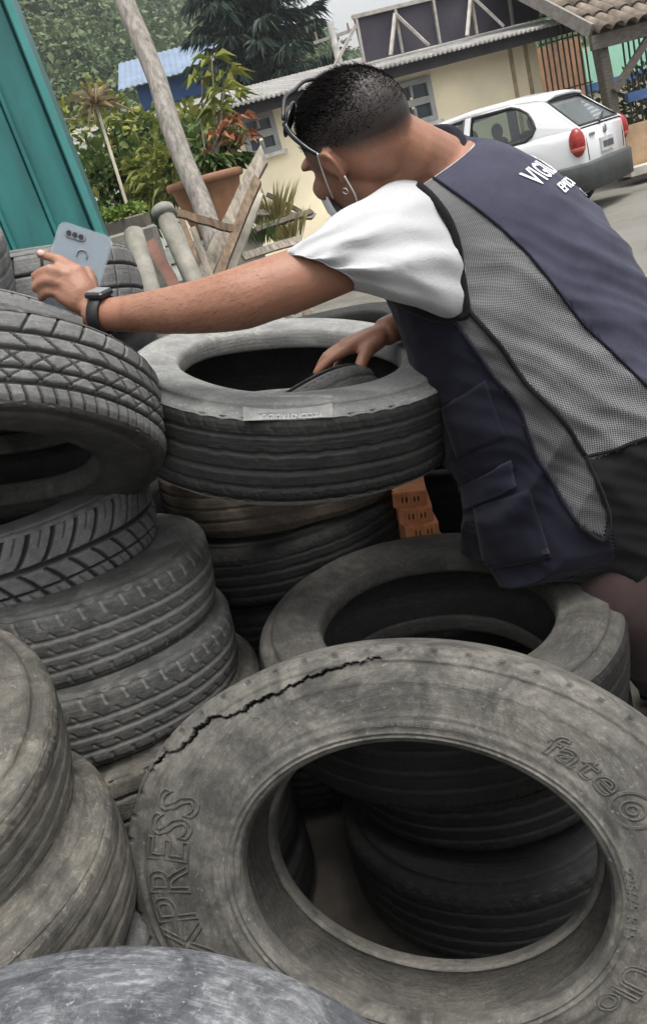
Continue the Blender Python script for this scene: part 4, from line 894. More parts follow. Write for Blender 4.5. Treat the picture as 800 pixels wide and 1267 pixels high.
# dry grass tufts
def tuft(px, py, d, n, ln, label, lm, seed):
    c = P(px, py, d); c.z = gz(c) if c.z - gz(c) < .25 else c.z - .12; rg = np.random.default_rng(seed); az = rg.uniform(0, 6.28, n); dd = np.stack([np.cos(az) * .45, np.sin(az) * .45, np.ones(n)], 1); pp = np.array(c) + np.stack([np.cos(az), np.sin(az), 0 * az], 1) * rg.uniform(0, .07, n)[:, None]
    root = empty('grass_tuft', c, label, 'grass'); leaf_obj('blades', [leaves_np(pp, dd, ln, .012, .2, None, seed)], lm, root)
tuft(335, 262, 5.2, 160, .3, 'yellow dry grass tuft against the cream wall', LM_DRY, 1); tuft(352, 275, 5.0, 90, .2, 'short dry grass tuft on the rubble', LM_DRY, 2); tuft(318, 275, 4.8, 80, .16, 'green grass tuft behind the brown plank', LM_MID, 3); tuft(300, 330, 4.4, 90, .12, 'low straw-coloured tuft at the foot of the rubble', LM_DRY, 4)
# pale boarded fence behind the bushes
f0 = PY(100, 285, 8.2); f1 = PY(196, 262, 8.4); ex = f1 - f0; ex.z = 0; Lf = ex.length; ex.normalize(); z0 = .35; zt = PY(150, 165, 8.3).z
fence = empty('boarded_fence', Vector((f0.x, f0.y, z0)), 'pale horizontal board fence behind the bushes', 'fence'); rotf = Matrix.Rotation(math.atan2(ex.y, ex.x), 3, 'Z'); nbd = 11; hb = (zt - z0) / nbd
for k in range(nbd):
    g = MB(); g.box(Vector((f0.x, f0.y, z0)) + ex * (Lf / 2) + Vector((0, .01 * (k % 2), hb * (k + .5))), (Lf + .4, .025, hb - .02), rotf); g.build('board', mat('fence_board_%d' % (k % 2), (.46, .5, .45) if k % 2 else (.4, .43, .38), scale=4, var=.3, stretch=(.4, 2, 2)), fence)
for u in (0, .5, 1):
    g = MB(); g.box(Vector((f0.x, f0.y + .05, z0)) + ex * (Lf * u) + Vector((0, 0, (zt - z0) / 2)), (.07, .06, zt - z0 + .08), rotf); g.build('post', M_OLDW, fence)
# wire from the container side to the plants
wp = [P(78, 146, 6.0), P(120, 149, 6.2), P(165, 146, 6.4), P(215, 139, 6.6)]
tag(MB().tube(catmull(wp, 14), .004, 5).build('wire', mat('wire_pale', (.4, .4, .38)), None), 'thin pale wire strung above the bushes', 'wire')
# hollow clay bricks between the stacks
def brick(px, py, d, label, rz):
    c = P(px - 4, py - 2, d); root = empty('hollow_brick', c, label, 'brick', 'hollow clay bricks'); root.rotation_euler = (0.1, .12, rz); M_C = mat('clay_orange', (.5, .2, .085), scale=12, var=.3)
    W_, D_, H_ = .066, .11, .036; m = MB(); 
    for (cx, cz, sx, sz) in ((0, H_ / 2 - .006, W_, .012), (0, -H_ / 2 + .006, W_, .012), (-W_ / 2 + .006, 0, .012, H_ - .024), (W_ / 2 - .006, 0, .012, H_ - .024), (0, 0, .01, H_ - .024)): m.box((cx, 0, cz), (sx, D_, sz))
    mesh_obj('shell', m.V, m.F, M_C, root)
    for k in range(8):
        m = MB(); m.box((-W_ / 2 - .001, -D_ / 2 + D_ * (k + .5) / 8, 0), (.006, D_ / 8 * .55, H_ - .004)); mesh_obj('ridge', m.V, m.F, M_C, root)
        m = MB(); m.box((-W_ / 2 + W_ * (k + .5) / 8, -D_ / 2 - .001, 0), (W_ / 8 * .5, .006, H_ - .004)); mesh_obj('ridge', m.V, m.F, M_C, root)
for k in range(4): brick(510 + k * 5.5, 606 + k * 20.5, 1.9, ['topmost orange hollow brick of the short pile beside the vest', 'second orange hollow brick from the top beside the vest', 'third orange hollow brick from the top beside the vest', 'lowest visible orange hollow brick beside the lying tyre'][k], -.15 + .08 * k)
# ------------------------------------------------------------------ the man leaning over the tyres
from mathutils.bvhtree import BVHTree
def cv(x, y, z): return x * RT + y * UP - z * FW           # right, up, towards the viewer
def px_of(q):
    v = q - CAM; d = v.dot(FW); return (400 + FPX * v.dot(RT) / d, 633.5 - FPX * v.dot(UP) / d)
def in_poly(p, poly):
    x, y = p; c = False; n = len(poly)
    for i in range(n):
        x0, y0 = poly[i]; x1, y1 = poly[i - 1]
        if (y0 > y) != (y1 > y) and x < (x1 - x0) * (y - y0) / (y1 - y0) + x0: c = not c
    return c
foot = P(800, 900, 1.78); foot.z = 0
man = empty('person', foot, 'man in navy vest with grey mesh sides and white shirt leaning over the tyres', 'person')
MO = man.location
# --- head frame
HC = P(439, 176, 1.45); _z = -ray(439, 176).normalized(); _x = (RT - _z * RT.dot(_z)).normalized(); _y = _z.cross(_x)
def ch_(x, y, z): return x * _x + y * _y + z * _z
hu_ = ch_(-.58, .80, .12).normalized(); hf = ch_(-.57, -.43, -.70); hf = (hf - hu_ * hf.dot(hu_)).normalized(); hl = hu_.cross(hf)
def hd(l, f, u): return HC + hl * l + hf * f + hu_ * u
def hax(a, b, c): return (hl * a, hf * b, hu_ * c)
b = MB()
b.ell(hd(0, -.016, .022), hax(.0765, .103, .086), 28, 18)
b.ell(hd(0, -.035, -.005), hax(.068, .07, .075), 24, 14)
b.ell(hd(0, .035, -.03), hax(.062, .062, .085), 24, 14)
b.ell(hd(0, .042, -.082), hax(.05, .05, .042), 20, 12); b.ell(hd(0, .082, -.105), hax(.024, .02, .018), 12, 8)
b.ell(hd(0, .085, .014), hax(.052, .02, .013), 16, 8)
b.tube([hd(0, .092, .008), hd(0, .106, -.018), hd(0, .118, -.038), hd(0, .104, -.048)], [.009, .0105, .0135, .011], 10)
for s in (-1, 1):
    b.ell(hd(s * .013, .102, -.043), hax(.009, .012, .008), 10, 6); b.ell(hd(s * .045, .068, -.03), hax(.022, .024, .022), 12, 8)
    b.ell(hd(s * .045, .012, -.07), hax(.018, .045, .04), 12, 8)
    # ear: helix, lobe and bowl
    ce = lambda f, u, o=0: hd(s * (.0775 + .75 * o), -.004 + .82 * f, .86 * u)
    hel = [ce(.006, -.012, -.004), ce(.008, .008, .004), ce(-.002, .026, .010), ce(-.018, .028, .014), ce(-.028, .014, .016), ce(-.027, -.006, .013), ce(-.02, -.022, .008), ce(-.009, -.033, .003), ce(.001, -.03, -.002)]
    b.tube(catmull(hel, 26), [.0050] * 26, 8); b.ell(ce(-.012, -.002, .001), [hl * .0085, hf * .013 + hu_ * .003, hu_ * .021], 14, 8); b.ell(ce(-.007, -.031, .001), hax(.0055, .0095, .0085), 10, 6)
b.tube(catmull([hd(0, .07, -.058), hd(0, .092, -.062)], 4), .012, 8)
# neck and trapezius
b.tube([hd(0, -.045, .0), hd(0, -.075, -.035).lerp(P(520, 200, 1.49), .5), P(545, 212, 1.51)], [.05, .053, .06], 20)
b.tube(catmull([hd(0, -.01, -.03), P(482, 212, 1.47), P(520, 222, 1.50), P(565, 245, 1.53)], 10), [.054, .055, .055, .056, .058, .062, .068, .078, .09, .1], 22)
# --- torso stations: back edge and front edge in the photo, depth, half width towards the viewer
ST = [((553, 174), (474, 226), 1.50, .055), ((585, 172), (452, 262), 1.515, .115), ((624, 188), (455, 318), 1.53, .158), ((680, 223), (484, 372), 1.545, .178), ((712, 252), (505, 428), 1.555, .184), ((742, 289), (524, 486), 1.565, .186), ((790, 354), (552, 560), 1.585, .188), ((850, 418), (577, 632), 1.61, .19), ((900, 490), (592, 700), 1.63, .19), ((930, 540), (655, 712), 1.64, .19), ((948, 570), (742, 678), 1.65, .185), ((955, 595), (812, 632), 1.65, .17)]
nS = len(ST)
cB = catmull([P(s[0][0], s[0][1], s[2]) for s in ST], 140); cF = catmull([P(s[1][0], s[1][1], s[2] + .03) for s in ST], 140); cW = catmull([Vector((s[3], 0, 0)) for s in ST], 140)
def tors(iu, v, off=0.0):
    """surface of the torso; iu 0..139 along the spine, v: 0 = back, pi/2 = side towards the viewer, pi = front"""
    iu = min(max(iu, 0), 138.999); k = int(iu); f = iu - k
    B = cB[k].lerp(cB[k + 1], f); Fr = cF[k].lerp(cF[k + 1], f); w = cW[k].x + (cW[k + 1].x - cW[k].x) * f
    h = (B - Fr) / 2; m = (B + Fr) / 2; e = h.normalized(); t = ((cB[min(k + 2, 139)] + cF[min(k + 2, 139)]) - (cB[max(k - 1, 0)] + cF[max(k - 1, 0)])).normalized(); q = e.cross(t).normalized()
    if q.dot(FW) > 0: q = -q
    c, s = math.cos(v), math.sin(v); p = 2.35; r = (abs(c) ** p + abs(s) ** p) ** (-1 / p)
    return m + (h + e * off) * (c * r) + q * ((w + off) * s * r)
nv = 40
b.loft([[tors(iu, 2 * math.pi * i / nv, -.028) for i in range(nv)] for iu in np.linspace(4, 106, 30)])
# --- arms
ARM = [(560, 305, 1.48, .04), (520, 300, 1.43, .042), (470, 308, 1.385, .044), (415, 328, 1.352, .0455), (365, 347, 1.338, .0465), (325, 360, 1.335, .0465), (295, 370, 1.34, .0465), (250, 379, 1.36, .0412), (200, 385, 1.385, .0350), (160, 388, 1.41, .0293), (130, 389, 1.43, .0265), (112, 386, 1.44, .027)]
ac = catmull([P(a[0], a[1], a[2]) for a in ARM], 40); ar = [v.x for v in catmull([Vector((a[3], 0, 0)) for a in ARM], 40)]
b.tube(ac, ar, 20)
b.ell(P(327, 345, 1.325), (RT * .02, UP * .018, FW * .018), 10, 8)
def digit(pts, rad): 
    c = catmull(pts, 12); b.tube(c, [rad[0] + (rad[1] - rad[0]) * k / 11 for k in range(12)], 10); b.ell(c[-1], (RT * rad[1] * 1.02, UP * rad[1] * 1.02, FW * rad[1] * 1.02), 10, 8)
wr = P(116, 384, 1.44)
for kn, mid, tip, r in (((97, 336, 1.435), (74, 322, 1.43), (50, 314, 1.445), .0092), ((85, 342, 1.428), (62, 334, 1.418), (44, 341, 1.435), .0095), ((78, 353, 1.428), (58, 347, 1.418), (43, 356, 1.435), .009), ((74, 365, 1.432), (60, 361, 1.425), (51, 369, 1.44), .0082)):
    k_ = P(*kn); b.tube([wr, wr.lerp(k_, .55) + cv(0, 0, .006), k_], [.019, .0165, .0125], 12); b.ell(k_ + cv(0, .001, .0035), (RT * r * 1.25, UP * r * 1.25, FW * r * 1.2), 10, 8); b.ell(P(*mid), (RT * r * 1.12, UP * r * 1.12, FW * r * 1.12), 10, 8); digit([k_, P(*mid), P(*tip)], (r * 1.12, r * .88))
b.ell(P(98, 362, 1.437), (cv(-.030, .028, .004), cv(.020, .023, 0), cv(0, 0, .016)), 16, 10)
b.tube([P(112, 366, 1.452), P(112, 345, 1.468), P(106, 326, 1.480)], [.014, .0115, .009], 10)
RA = [(610, 215, 1.70, .065), (640, 300, 1.86, .055), (612, 385, 1.90, .046), (560, 396, 1.82, .039), (515, 400, 1.745, .030), (490, 404, 1.705, .0275), (474, 412, 1.69, .028)]
rc = catmull([P(a[0], a[1], a[2]) for a in RA], 26); rr_ = [v.x for v in catmull([Vector((a[3], 0, 0)) for a in RA], 26)]; b.tube(rc, rr_, 18)
wr = P(478, 411, 1.69)
for kn, mid, tip, r in (((431, 431, 1.652), (409, 444, 1.645), (392, 461, 1.65), .0098), ((426, 427, 1.672), (404, 441, 1.667), (392, 462, 1.675), .0098), ((430, 425, 1.692), (412, 438, 1.69), (402, 460, 1.70), .0092), ((437, 425, 1.71), (422, 438, 1.712), (415, 456, 1.72), .0085)):
    k_ = P(*kn); b.tube([wr, wr.lerp(k_, .5), k_], [.021, .0185, .0135], 12); b.ell(k_ + cv(0, .001, .0035), (RT * r * 1.25, UP * r * 1.25, FW * r * 1.2), 10, 8); b.ell(P(*mid), (RT * r * 1.12, UP * r * 1.12, FW * r * 1.12), 10, 8); digit([k_, P(*mid), P(*tip)], (r * 1.15, r * .9))
b.tube([P(470, 420, 1.675), P(455, 432, 1.652)], [.017, .0145], 12); digit([P(456, 431, 1.652), P(447, 449, 1.635), P(442, 471, 1.628)], (.0140, .0105))
# --- legs
for s, hip, knee, ank in ((1, P(825, 640, 1.66), P(772, 752, 1.57), None), (-1, P(890, 590, 1.78), P(850, 770, 1.95), None)):
    an = Vector((knee.x + (.24 if s > 0 else .10), knee.y + (.20 if s > 0 else .10), .09)); to = an + Vector((-.14, .06, -.05))
    b.tube(catmull([hip, hip.lerp(knee, .5), knee, knee.lerp(an, .5), an], 16), [.095, .095, .093, .09, .086, .08, .074, .068, .064, .062, .06, .056, .05, .046, .042, .04], 16)
    b.tube([an + Vector((.05, -.02, -.05)), an + Vector((-.03, .01, -.05)), to], [.038, .04, .03], 12)
tmp = mesh_obj('body_tmp', b.V, b.F)
mo = tmp.modifiers.new('r', 'REMESH'); mo.mode = 'VOXEL'; mo.voxel_size = .0040; mo.use_smooth_shade = True
ms = tmp.modifiers.new('s', 'SMOOTH'); ms.factor = .5; ms.iterations = 5
dg = bpy.context.evaluated_depsgraph_get(); me = bpy.data.meshes.new_from_object(tmp.evaluated_get(dg)); bpy.data.objects.remove(tmp)
nV = len(me.vertices); co = np.empty(nV * 3, np.float32); me.vertices.foreach_get('co', co); co = co.reshape(-1, 3)
rel = co - np.array(HC, np.float32); L_ = rel @ np.array(hl); F_ = rel @ np.array(hf); U_ = rel @ np.array(hu_)
top = smoothstep(-.012, .062, U_ + .36 * np.maximum(0, -F_) - .10 * np.maximum(0, F_ - .03)) ** 1.5
side = .34 * smoothstep(-.055, .03, U_ + .35 * F_) * smoothstep(.10, .05, F_)
hair = np.clip(np.maximum(top, side), 0, 1) * smoothstep(.088, .070, F_ - .28 * np.maximum(0, U_ - .05)) * (U_ > -.09) * (np.abs(L_) < .2) * (np.linalg.norm(rel, axis=1) < .16)
ear = (np.abs(L_) > .077) & (U_ < .03) & (U_ > -.05); hair[ear] = 0
at = me.attributes.new('hair', 'FLOAT', 'POINT'); at.data.foreach_set('value', hair.astype(np.float32))
beard = .5 * np.exp(-((U_ + .09) / .035) ** 2) * smoothstep(-.03, .02, F_) * (np.abs(L_) < .1); at = me.attributes.new('beard', 'FLOAT', 'POINT'); at.data.foreach_set('value', beard.astype(np.float32))
co -= np.array(MO, np.float32); me.vertices.foreach_set('co', co.reshape(-1)); me.update()
t = NT('skin'); c0 = t.coord(); ha = t.attr('hair')
sk = t.mix(t.ramp(t.noise(14, 6, .6, c0), [(.3, 0), (.7, 1)]), (.2, .093, .054), (.285, .142, .088)); sk = t.mix(t.ramp(t.noise(160, 4, .6, c0), [(.45, 0), (.75, .25)]), sk, (.26, .12, .075))
sk = t.mix(t.ramp(t.noise(38, 6, .7, c0, .6), [(.42, 0), (.7, .5)]), sk, (.27, .1, .062)); sk = t.mix(t.ramp(t.noise(9, 4, .6, c0), [(.5, 0), (.75, .4)]), sk, (.24, .125, .085)); sk = t.mix(t.attr('beard'), sk, (.05, .04, .035))
hn_ = t.math('ADD', ha, t.math('MULTIPLY', t.math('SUBTRACT', t.noise(420, 3, .7, c0), .5), .5)); hfac = t.math('MULTIPLY', t.ramp(hn_, [(.06, 0), (.62, 1)]), .95)
t.color(t.mix(hfac, sk, (.010, .009, .009))); t.bump(t.math('ADD', t.noise(230, 5, .7, c0), t.math('MULTIPLY', t.noise(60, 4, .6, c0), .8)), .35, .0025); t.set(Roughness=.52); t.b.inputs['Subsurface Weight'].default_value = .08; t.b.inputs['Subsurface Radius'].default_value = (.012, .005, .003)
me.materials.clear(); me.materials.append(t.m)
body = bpy.data.objects.new('body', me); COL.objects.link(body); body.parent = man
# --- short hair strands over the crown
tri = me.polygons; rgx = np.random.default_rng(17); hv = hair
cand = np.where((hair > .66) & (U_ > .02))[0]; cw = hair[cand] ** 2; pick = rgx.choice(cand, 34000, p=cw / cw.sum())
nrm_ = np.empty(nV * 3, np.float32); me.vertices.foreach_get('normal', nrm_); nrm_ = nrm_.reshape(-1, 3)
pp = co[pick] + rgx.normal(size=(len(pick), 3)) * .002; nn = nrm_[pick]; ln = (.003 + .0085 * smoothstep(.045, .1, U_[pick])) * rgx.uniform(.6, 1.3, len(pick))
dirv = nn * .3 + np.array(hf) * .75 + rgx.normal(size=(len(pick), 3)) * .3; dirv /= np.linalg.norm(dirv, axis=1, keepdims=True)
sdv = np.cross(dirv, rgx.normal(size=(len(pick), 3))); sdv /= np.linalg.norm(sdv, axis=1, keepdims=True)
b0 = pp - nn * .001; m_ = b0 + dirv * ln[:, None] * .6; tp = m_ + (dirv + np.array(hf) * .4 - np.array(hu_) * .1) * ln[:, None] * .5; wd = .00042
Vh = np.stack([b0 - sdv * wd, b0 + sdv * wd, m_ + sdv * wd * .8, m_ - sdv * wd * .8, tp], 1).reshape(-1, 3); i5 = np.arange(len(pick))[:, None] * 5
mesh_obj('hair', Vh.tolist(), (i5 + np.array([[0, 1, 2, 3]])).tolist() + (i5 + np.array([[3, 2, 4]])).tolist(), mat('hair_black', (.007, .006, .006), rough=.95, bump=0, spec=.05), man)
# --- fine hairs on the forearm
pxs = 400 + FPX * ((co + np.array(MO) - np.array(CAM)) @ np.array(RT)) / ((co + np.array(MO) - np.array(CAM)) @ np.array(FW)); pys = 633.5 - FPX * ((co + np.array(MO) - np.array(CAM)) @ np.array(UP)) / ((co + np.array(MO) - np.array(CAM)) @ np.array(FW))
ca = np.where((pxs > 150) & (pxs < 340) & (pys > 320) & (pys < 415))[0]; pk = rgx.choice(ca, 2600); an_ = np.array((P(150, 388, 1.42) - P(320, 362, 1.335)).normalized()); n2 = nrm_[pk]; dv = an_ * .9 + n2 * .35 - np.array(UP) * .25 + rgx.normal(size=(len(pk), 3)) * .2; dv /= np.linalg.norm(dv, axis=1, keepdims=True); sv = np.cross(dv, n2); sv /= np.linalg.norm(sv, axis=1, keepdims=True) + 1e-9; p0 = co[pk]; L2_ = rgx.uniform(.006, .013, len(pk))[:, None]
Va = np.stack([p0 - sv * .00011, p0 + sv * .00011, p0 + dv * L2_], 1).reshape(-1, 3); mesh_obj('arm_hair', Va.tolist(), (np.arange(len(pk))[:, None] * 3 + np.array([[0, 1, 2]])).tolist(), mat('hair_black', (.007, .006, .006)), man)
# --- finger nails
def nail(px, py, d, r, dirpx):
    c = P(px, py, d); t_ = (P(px + dirpx[0], py + dirpx[1], d) - c).normalized(); s_ = t_.cross(FW).normalized(); g = MB(); g.ell(c - FW * (r * .72), (t_ * r * .8, s_ * r * .62, FW * r * .3), 12, 8); g.build('finger_nail', mat('nail', (.62, .42, .36), rough=.35, bump=0), man, True)
nail(442.3, 470.5, 1.628, .0105, (-2, 10)); nail(52, 314, 1.440, .0082, (-10, -3))
# --- white shirt: sleeve and body
M_SH = NT('shirt_white'); cc = M_SH.coord(); M_SH.color(M_SH.mix(M_SH.ramp(M_SH.noise(5, 5, .6, cc), [(.3, 0), (.7, 1)]), (.34, .345, .358), (.395, .398, .408))); M_SH.bump(M_SH.math('ADD', M_SH.noise(420, 2, .5, cc), M_SH.math('MULTIPLY', M_SH.noise(45, 5, .65, cc), 1.5)), .3, .003); M_SH.b.inputs['Specular IOR Level'].default_value = .1; M_SH.set(Roughness=1.0); M_SH.b.inputs['Sheen Weight'].default_value = .2; M_SH = M_SH.m
SL = [((352, 320), (441, 354), 1.335, .056), ((355, 314), (448, 357), 1.336, .060), ((390, 286), (478, 366), 1.347, .068), ((430, 258), (520, 380), 1.375, .076), ((470, 235), (558, 393), 1.42, .085), ((505, 222), (592, 402), 1.475, .09)]
n_ = 64; sT = catmull([P(s[0][0], s[0][1], s[2]) for s in SL], n_); sB = catmull([P(s[1][0], s[1][1], s[2]) for s in SL], n_); sW = [v.x for v in catmull([Vector((s[3], 0, 0)) for s in SL], n_)]
rings = []; m2 = 72
for k in range(n_):
    h = (sT[k] - sB[k]) / 2; mm = (sT[k] + sB[k]) / 2; ring_ = []; f = k / (n_ - 1)
    for i in range(m2):
        v = 2 * math.pi * i / m2; c, s = math.cos(v), math.sin(v); q = mm + h * c - FW * (sW[k] * s)
        # folds radiating from the armpit
        amp = .0085 * math.sin(math.pi * min(.75, f * 1.3 + .06)) * max(0, s) ** .7 * (1 - .25 * c)
        q += -FW * amp * ((1 - 2 * abs(math.sin(c * 4.6 - f * 2.2 + .5 * noise.noise(Vector((c * 2, f * 3, 1)))))) + .5 * math.sin(c * 14 + f * 6 + 1) + .9 * noise.noise(Vector((c * 4, f * 2.5, 3))))
        q += h.normalized() * .0022 * math.sin(f * 19 + c * 4)
        ring_.append(q)
    rings.append(ring_)
inner = [[q.lerp((sT[0] + sB[0]) / 2, .035) for q in rings[0]], [q.lerp((sT[6] + sB[6]) / 2, .06) for q in rings[6]]]
sh = MB(); sh.loft([inner[1], inner[0]] + rings, cap=False)
sh.loft([[tors(iu, 2 * math.pi * i / 48, -.006) for i in range(48)] for iu in np.linspace(7, 90, 36)], cap=False)
shirt = sh.build('shirt', M_SH, man, True)
hem = MB(); 
for k in (3,): hem.tube([q + (q - (sT[k] + sB[k]) / 2).normalized() * .0006 for q in rings[k]] + [rings[k][0]], .0009, 5, cap=False)
hem.build('sleeve_seam', mat('seam_white', (.6, .6, .62)), shirt, True, origin=MO)
# --- vest
ARMH = [(484, 216), (505, 223), (530, 240), (552, 268), (565, 300), (571, 340), (577, 386), (562, 392), (545, 394), (515, 384), (480, 366), (440, 340), (420, 280), (455, 228)]
L1 = [(486, 206), (510, 211), (530, 217), (552, 231), (588, 257), (620, 283), (656, 318), (692, 363), (722, 402), (757, 436), (800, 478), (860, 530)]
L2 = [(576, 380), (598, 405), (620, 430), (651, 475), (692, 515), (722, 562)]
MESHP = L1 + [(860, 560), (800, 543), (724, 572)] + L2[::-1] + [(572, 350), (566, 300), (553, 268), (531, 240), (505, 223), (484, 215)]
WEDGE = [(578, 383)] + L2[1:] + [(735, 590), (752, 640), (745, 668), (715, 650), (690, 610), (660, 560), (640, 500), (612, 470), (585, 430), (560, 396)]
LOWB = [(722, 566), (800, 540), (980, 560), (980, 720), (690, 720), (760, 690), (752, 640)]
nu, nvv = 330, 290; US = np.linspace(0, 137, nu)
def vest_pt(iu, v):
    p = tors(iu, v, .006); q = tors(iu, v, .016) - p; q.normalize(); f = iu / 139; s = math.sin(v); c = math.cos(v)
    d = .004 * noise.noise(p * 9) + .0022 * noise.noise(p * 24)
    # slanting drapery folds on the back and side, deeper loose folds low at the front
    w1 = (p - cB[70]).dot(cv(.35, .94, 0)); w2 = (p - cB[70]).dot(cv(.9, -.43, 0))
    d += .0026 * (.5 - abs(math.sin(w1 * 105 + 4 * noise.noise(p * 8)))) * max(0, min(1, (f - .18) * 3))
    d += .0105 * (.6 - abs(math.sin(w1 * 48 + 3 * noise.noise(p * 5)))) * max(0, min(1, (f - .22) * 3)) * (.6 + .4 * c)
    d += .014 * max(0, min(1, (f - .42) * 3)) * max(0, -c + .25) * (1 - 2 * abs(math.sin(w2 * 24 + 2.2 * noise.noise(p * 6))) + .5 * noise.noise(p * 14))
    return p + q * d
VP = [[vest_pt(iu, 2 * math.pi * i / nvv) for i in range(nvv)] for iu in US]
flat = [q for r_ in VP for q in r_]; groups = {k: [] for k in ('back_panel', 'side_mesh', 'lower_mesh', 'front_panel', 'lower_band')}
for k in range(nu - 1):
    for i in range(nvv):
        j = (i + 1) % nvv; fc = (k * nvv + i, k * nvv + j, (k + 1) * nvv + j, (k + 1) * nvv + i); cen = (flat[fc[0]] + flat[fc[2]]) / 2; v = 2 * math.pi * (i + .5) / nvv; near = math.sin(v) > -.05; pq = px_of(cen)
        if near:
            if in_poly(pq, ARMH): continue
            if in_poly(pq, MESHP): g = 'side_mesh'
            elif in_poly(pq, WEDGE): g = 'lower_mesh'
            elif in_poly(pq, LOWB): g = 'lower_band'
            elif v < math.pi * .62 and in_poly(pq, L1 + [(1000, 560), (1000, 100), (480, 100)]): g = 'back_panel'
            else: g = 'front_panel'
        else:
            w_ = tors(US[k], math.pi * 1.5)
            if (k / nu < .3 and k / nu > .09) and 1.35 * math.pi < v < 1.68 * math.pi: continue
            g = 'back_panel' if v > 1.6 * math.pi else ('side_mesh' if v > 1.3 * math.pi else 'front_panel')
        groups[g].append(fc)
def cloth(name, c, c2, rough=.85):
    t = NT(name); cc = t.coord(); t.color(t.mix(t.ramp(t.noise(7, 6, .6, cc), [(.3, 0), (.7, 1)]), c, c2)); wv = t.noise(600, 2, .5, cc); t.bump(t.math('ADD', t.math('MULTIPLY', wv, .25), t.noise(35, 4, .6, cc)), .3, .004); t.set(Roughness=rough); t.b.inputs['Specular IOR Level'].default_value = .12; t.b.inputs['Sheen Weight'].default_value = .06; t.b.inputs['Sheen Roughness'].default_value = .5; return t.m
M_NV = cloth('navy_cloth', (.029, .0295, .047), (.054, .0555, .082)); M_NV_SHADE = cloth('navy_shaded_cloth', (.005, .005, .0105), (.010, .010, .019)); M_BK = cloth('black_cloth', (.004, .004, .005), (.008, .008, .009))  # second navy is darkened: shade on the vest front put into its colour
def mesh_cloth(name, dark, light):
    t = NT(name); a, c = t.attr('pu'), t.attr('pv'); k = 2 * math.pi / .0031
    s1 = t.math('SINE', t.math('MULTIPLY', a, k)); s2 = t.math('SINE', t.math('MULTIPLY', t.math('ADD', c, t.math('MULTIPLY', a, .5)), k)); w = t.math('MULTIPLY', s1, s2)
    f = t.ramp(t.math('ADD', t.math('MULTIPLY', w, .5), .5), [(.42, 0), (.62, 1)]); col = t.mix(f, dark, light); col = t.mix(t.math('MULTIPLY', t.ramp(t.noise(6, 5, .6), [(.35, 0), (.7, 1)]), .4), col, dark)
    t.color(col); t.bump(w, .3, .001); t.set(Roughness=.8); return t.m
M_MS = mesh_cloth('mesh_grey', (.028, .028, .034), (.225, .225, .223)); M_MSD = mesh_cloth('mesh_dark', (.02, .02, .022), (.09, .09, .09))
vest = empty('vest', (0, 0, 0)); vest.parent = man; ORG[vest.name] = Vector(MO)
def submesh(name, fcs, m):
    ids = sorted({i for f in fcs for i in f}); mp = {i: k for k, i in enumerate(ids)}; V = [flat[i] - MO for i in ids]
    pu = [(i // nvv) / nu * .62 for i in ids]; pv = [(i % nvv) / nvv * 1.15 for i in ids]
    o = mesh_obj(name, V, [tuple(mp[i] for i in f) for f in fcs], m, vest, True, {'pu': pu, 'pv': pv}); sol = o.modifiers.new('t', 'SOLIDIFY'); sol.thickness = .0018; sol.offset = -1; return o
submesh('back_panel', groups['back_panel'], M_NV); submesh('side_mesh', groups['side_mesh'], M_MS); submesh('lower_mesh', groups['lower_mesh'], M_MSD); fpan = submesh('front_panel', groups['front_panel'], M_NV_SHADE); submesh('lower_band', groups['lower_band'], M_BK)
allf = [f for g in groups.values() for f in g]; full = [(k * nvv + i, k * nvv + (i + 1) % nvv, (k + 1) * nvv + (i + 1) % nvv, (k + 1) * nvv + i) for k in range(nu - 1) for i in range(nvv)]
bvh = BVHTree.FromPolygons([q[:] for q in flat], full)
def hit(px, py, off=.002):
    v = ray(px, py).normalized(); r_ = bvh.ray_cast(CAM, v)
    if r_[0] is None: return None
    n = r_[1]; n = -n if n.dot(v) > 0 else n; return r_[0] + n * off
def piping(pts, r, m, name, n=60, off=.002, flat_=1.0):
    c = [Vector((x, y, 0)) for x, y in pts]; c = catmull(c, n); q = [hit(p.x, p.y, off) for p in c]; q = [x for x in q if x is not None]
    g = MB(); g.tube(q, r, 7, up=-FW); return g.build(name, m, vest, True, origin=MO)
piping([(722, 566), (760, 556), (800, 542), (850, 535)], .003, M_BK, 'hem_seam', 40); piping([(722, 560), (737, 592), (753, 640), (746, 668), (716, 651)], .0035, M_BK, 'flap_edge', 40); piping(ARMH[:11], .0068, M_BK, 'armhole_trim', 90); piping([(562, 398), (586, 430), (612, 468), (640, 500), (662, 560), (692, 612), (716, 650)], .003, M_NV_SHADE, 'front_seam', 60); piping(L1, .0022, M_NV_SHADE, 'seam_piping', 90); piping(L2, .0042, M_BK, 'side_piping', 60)
# collar
g = MB(); cr_ = [tors(2, 2 * math.pi * i / 40, .012) for i in range(41)]; g.tube(cr_, .011, 8, cap=False); g.build('collar', M_NV_SHADE, vest, True, origin=MO)
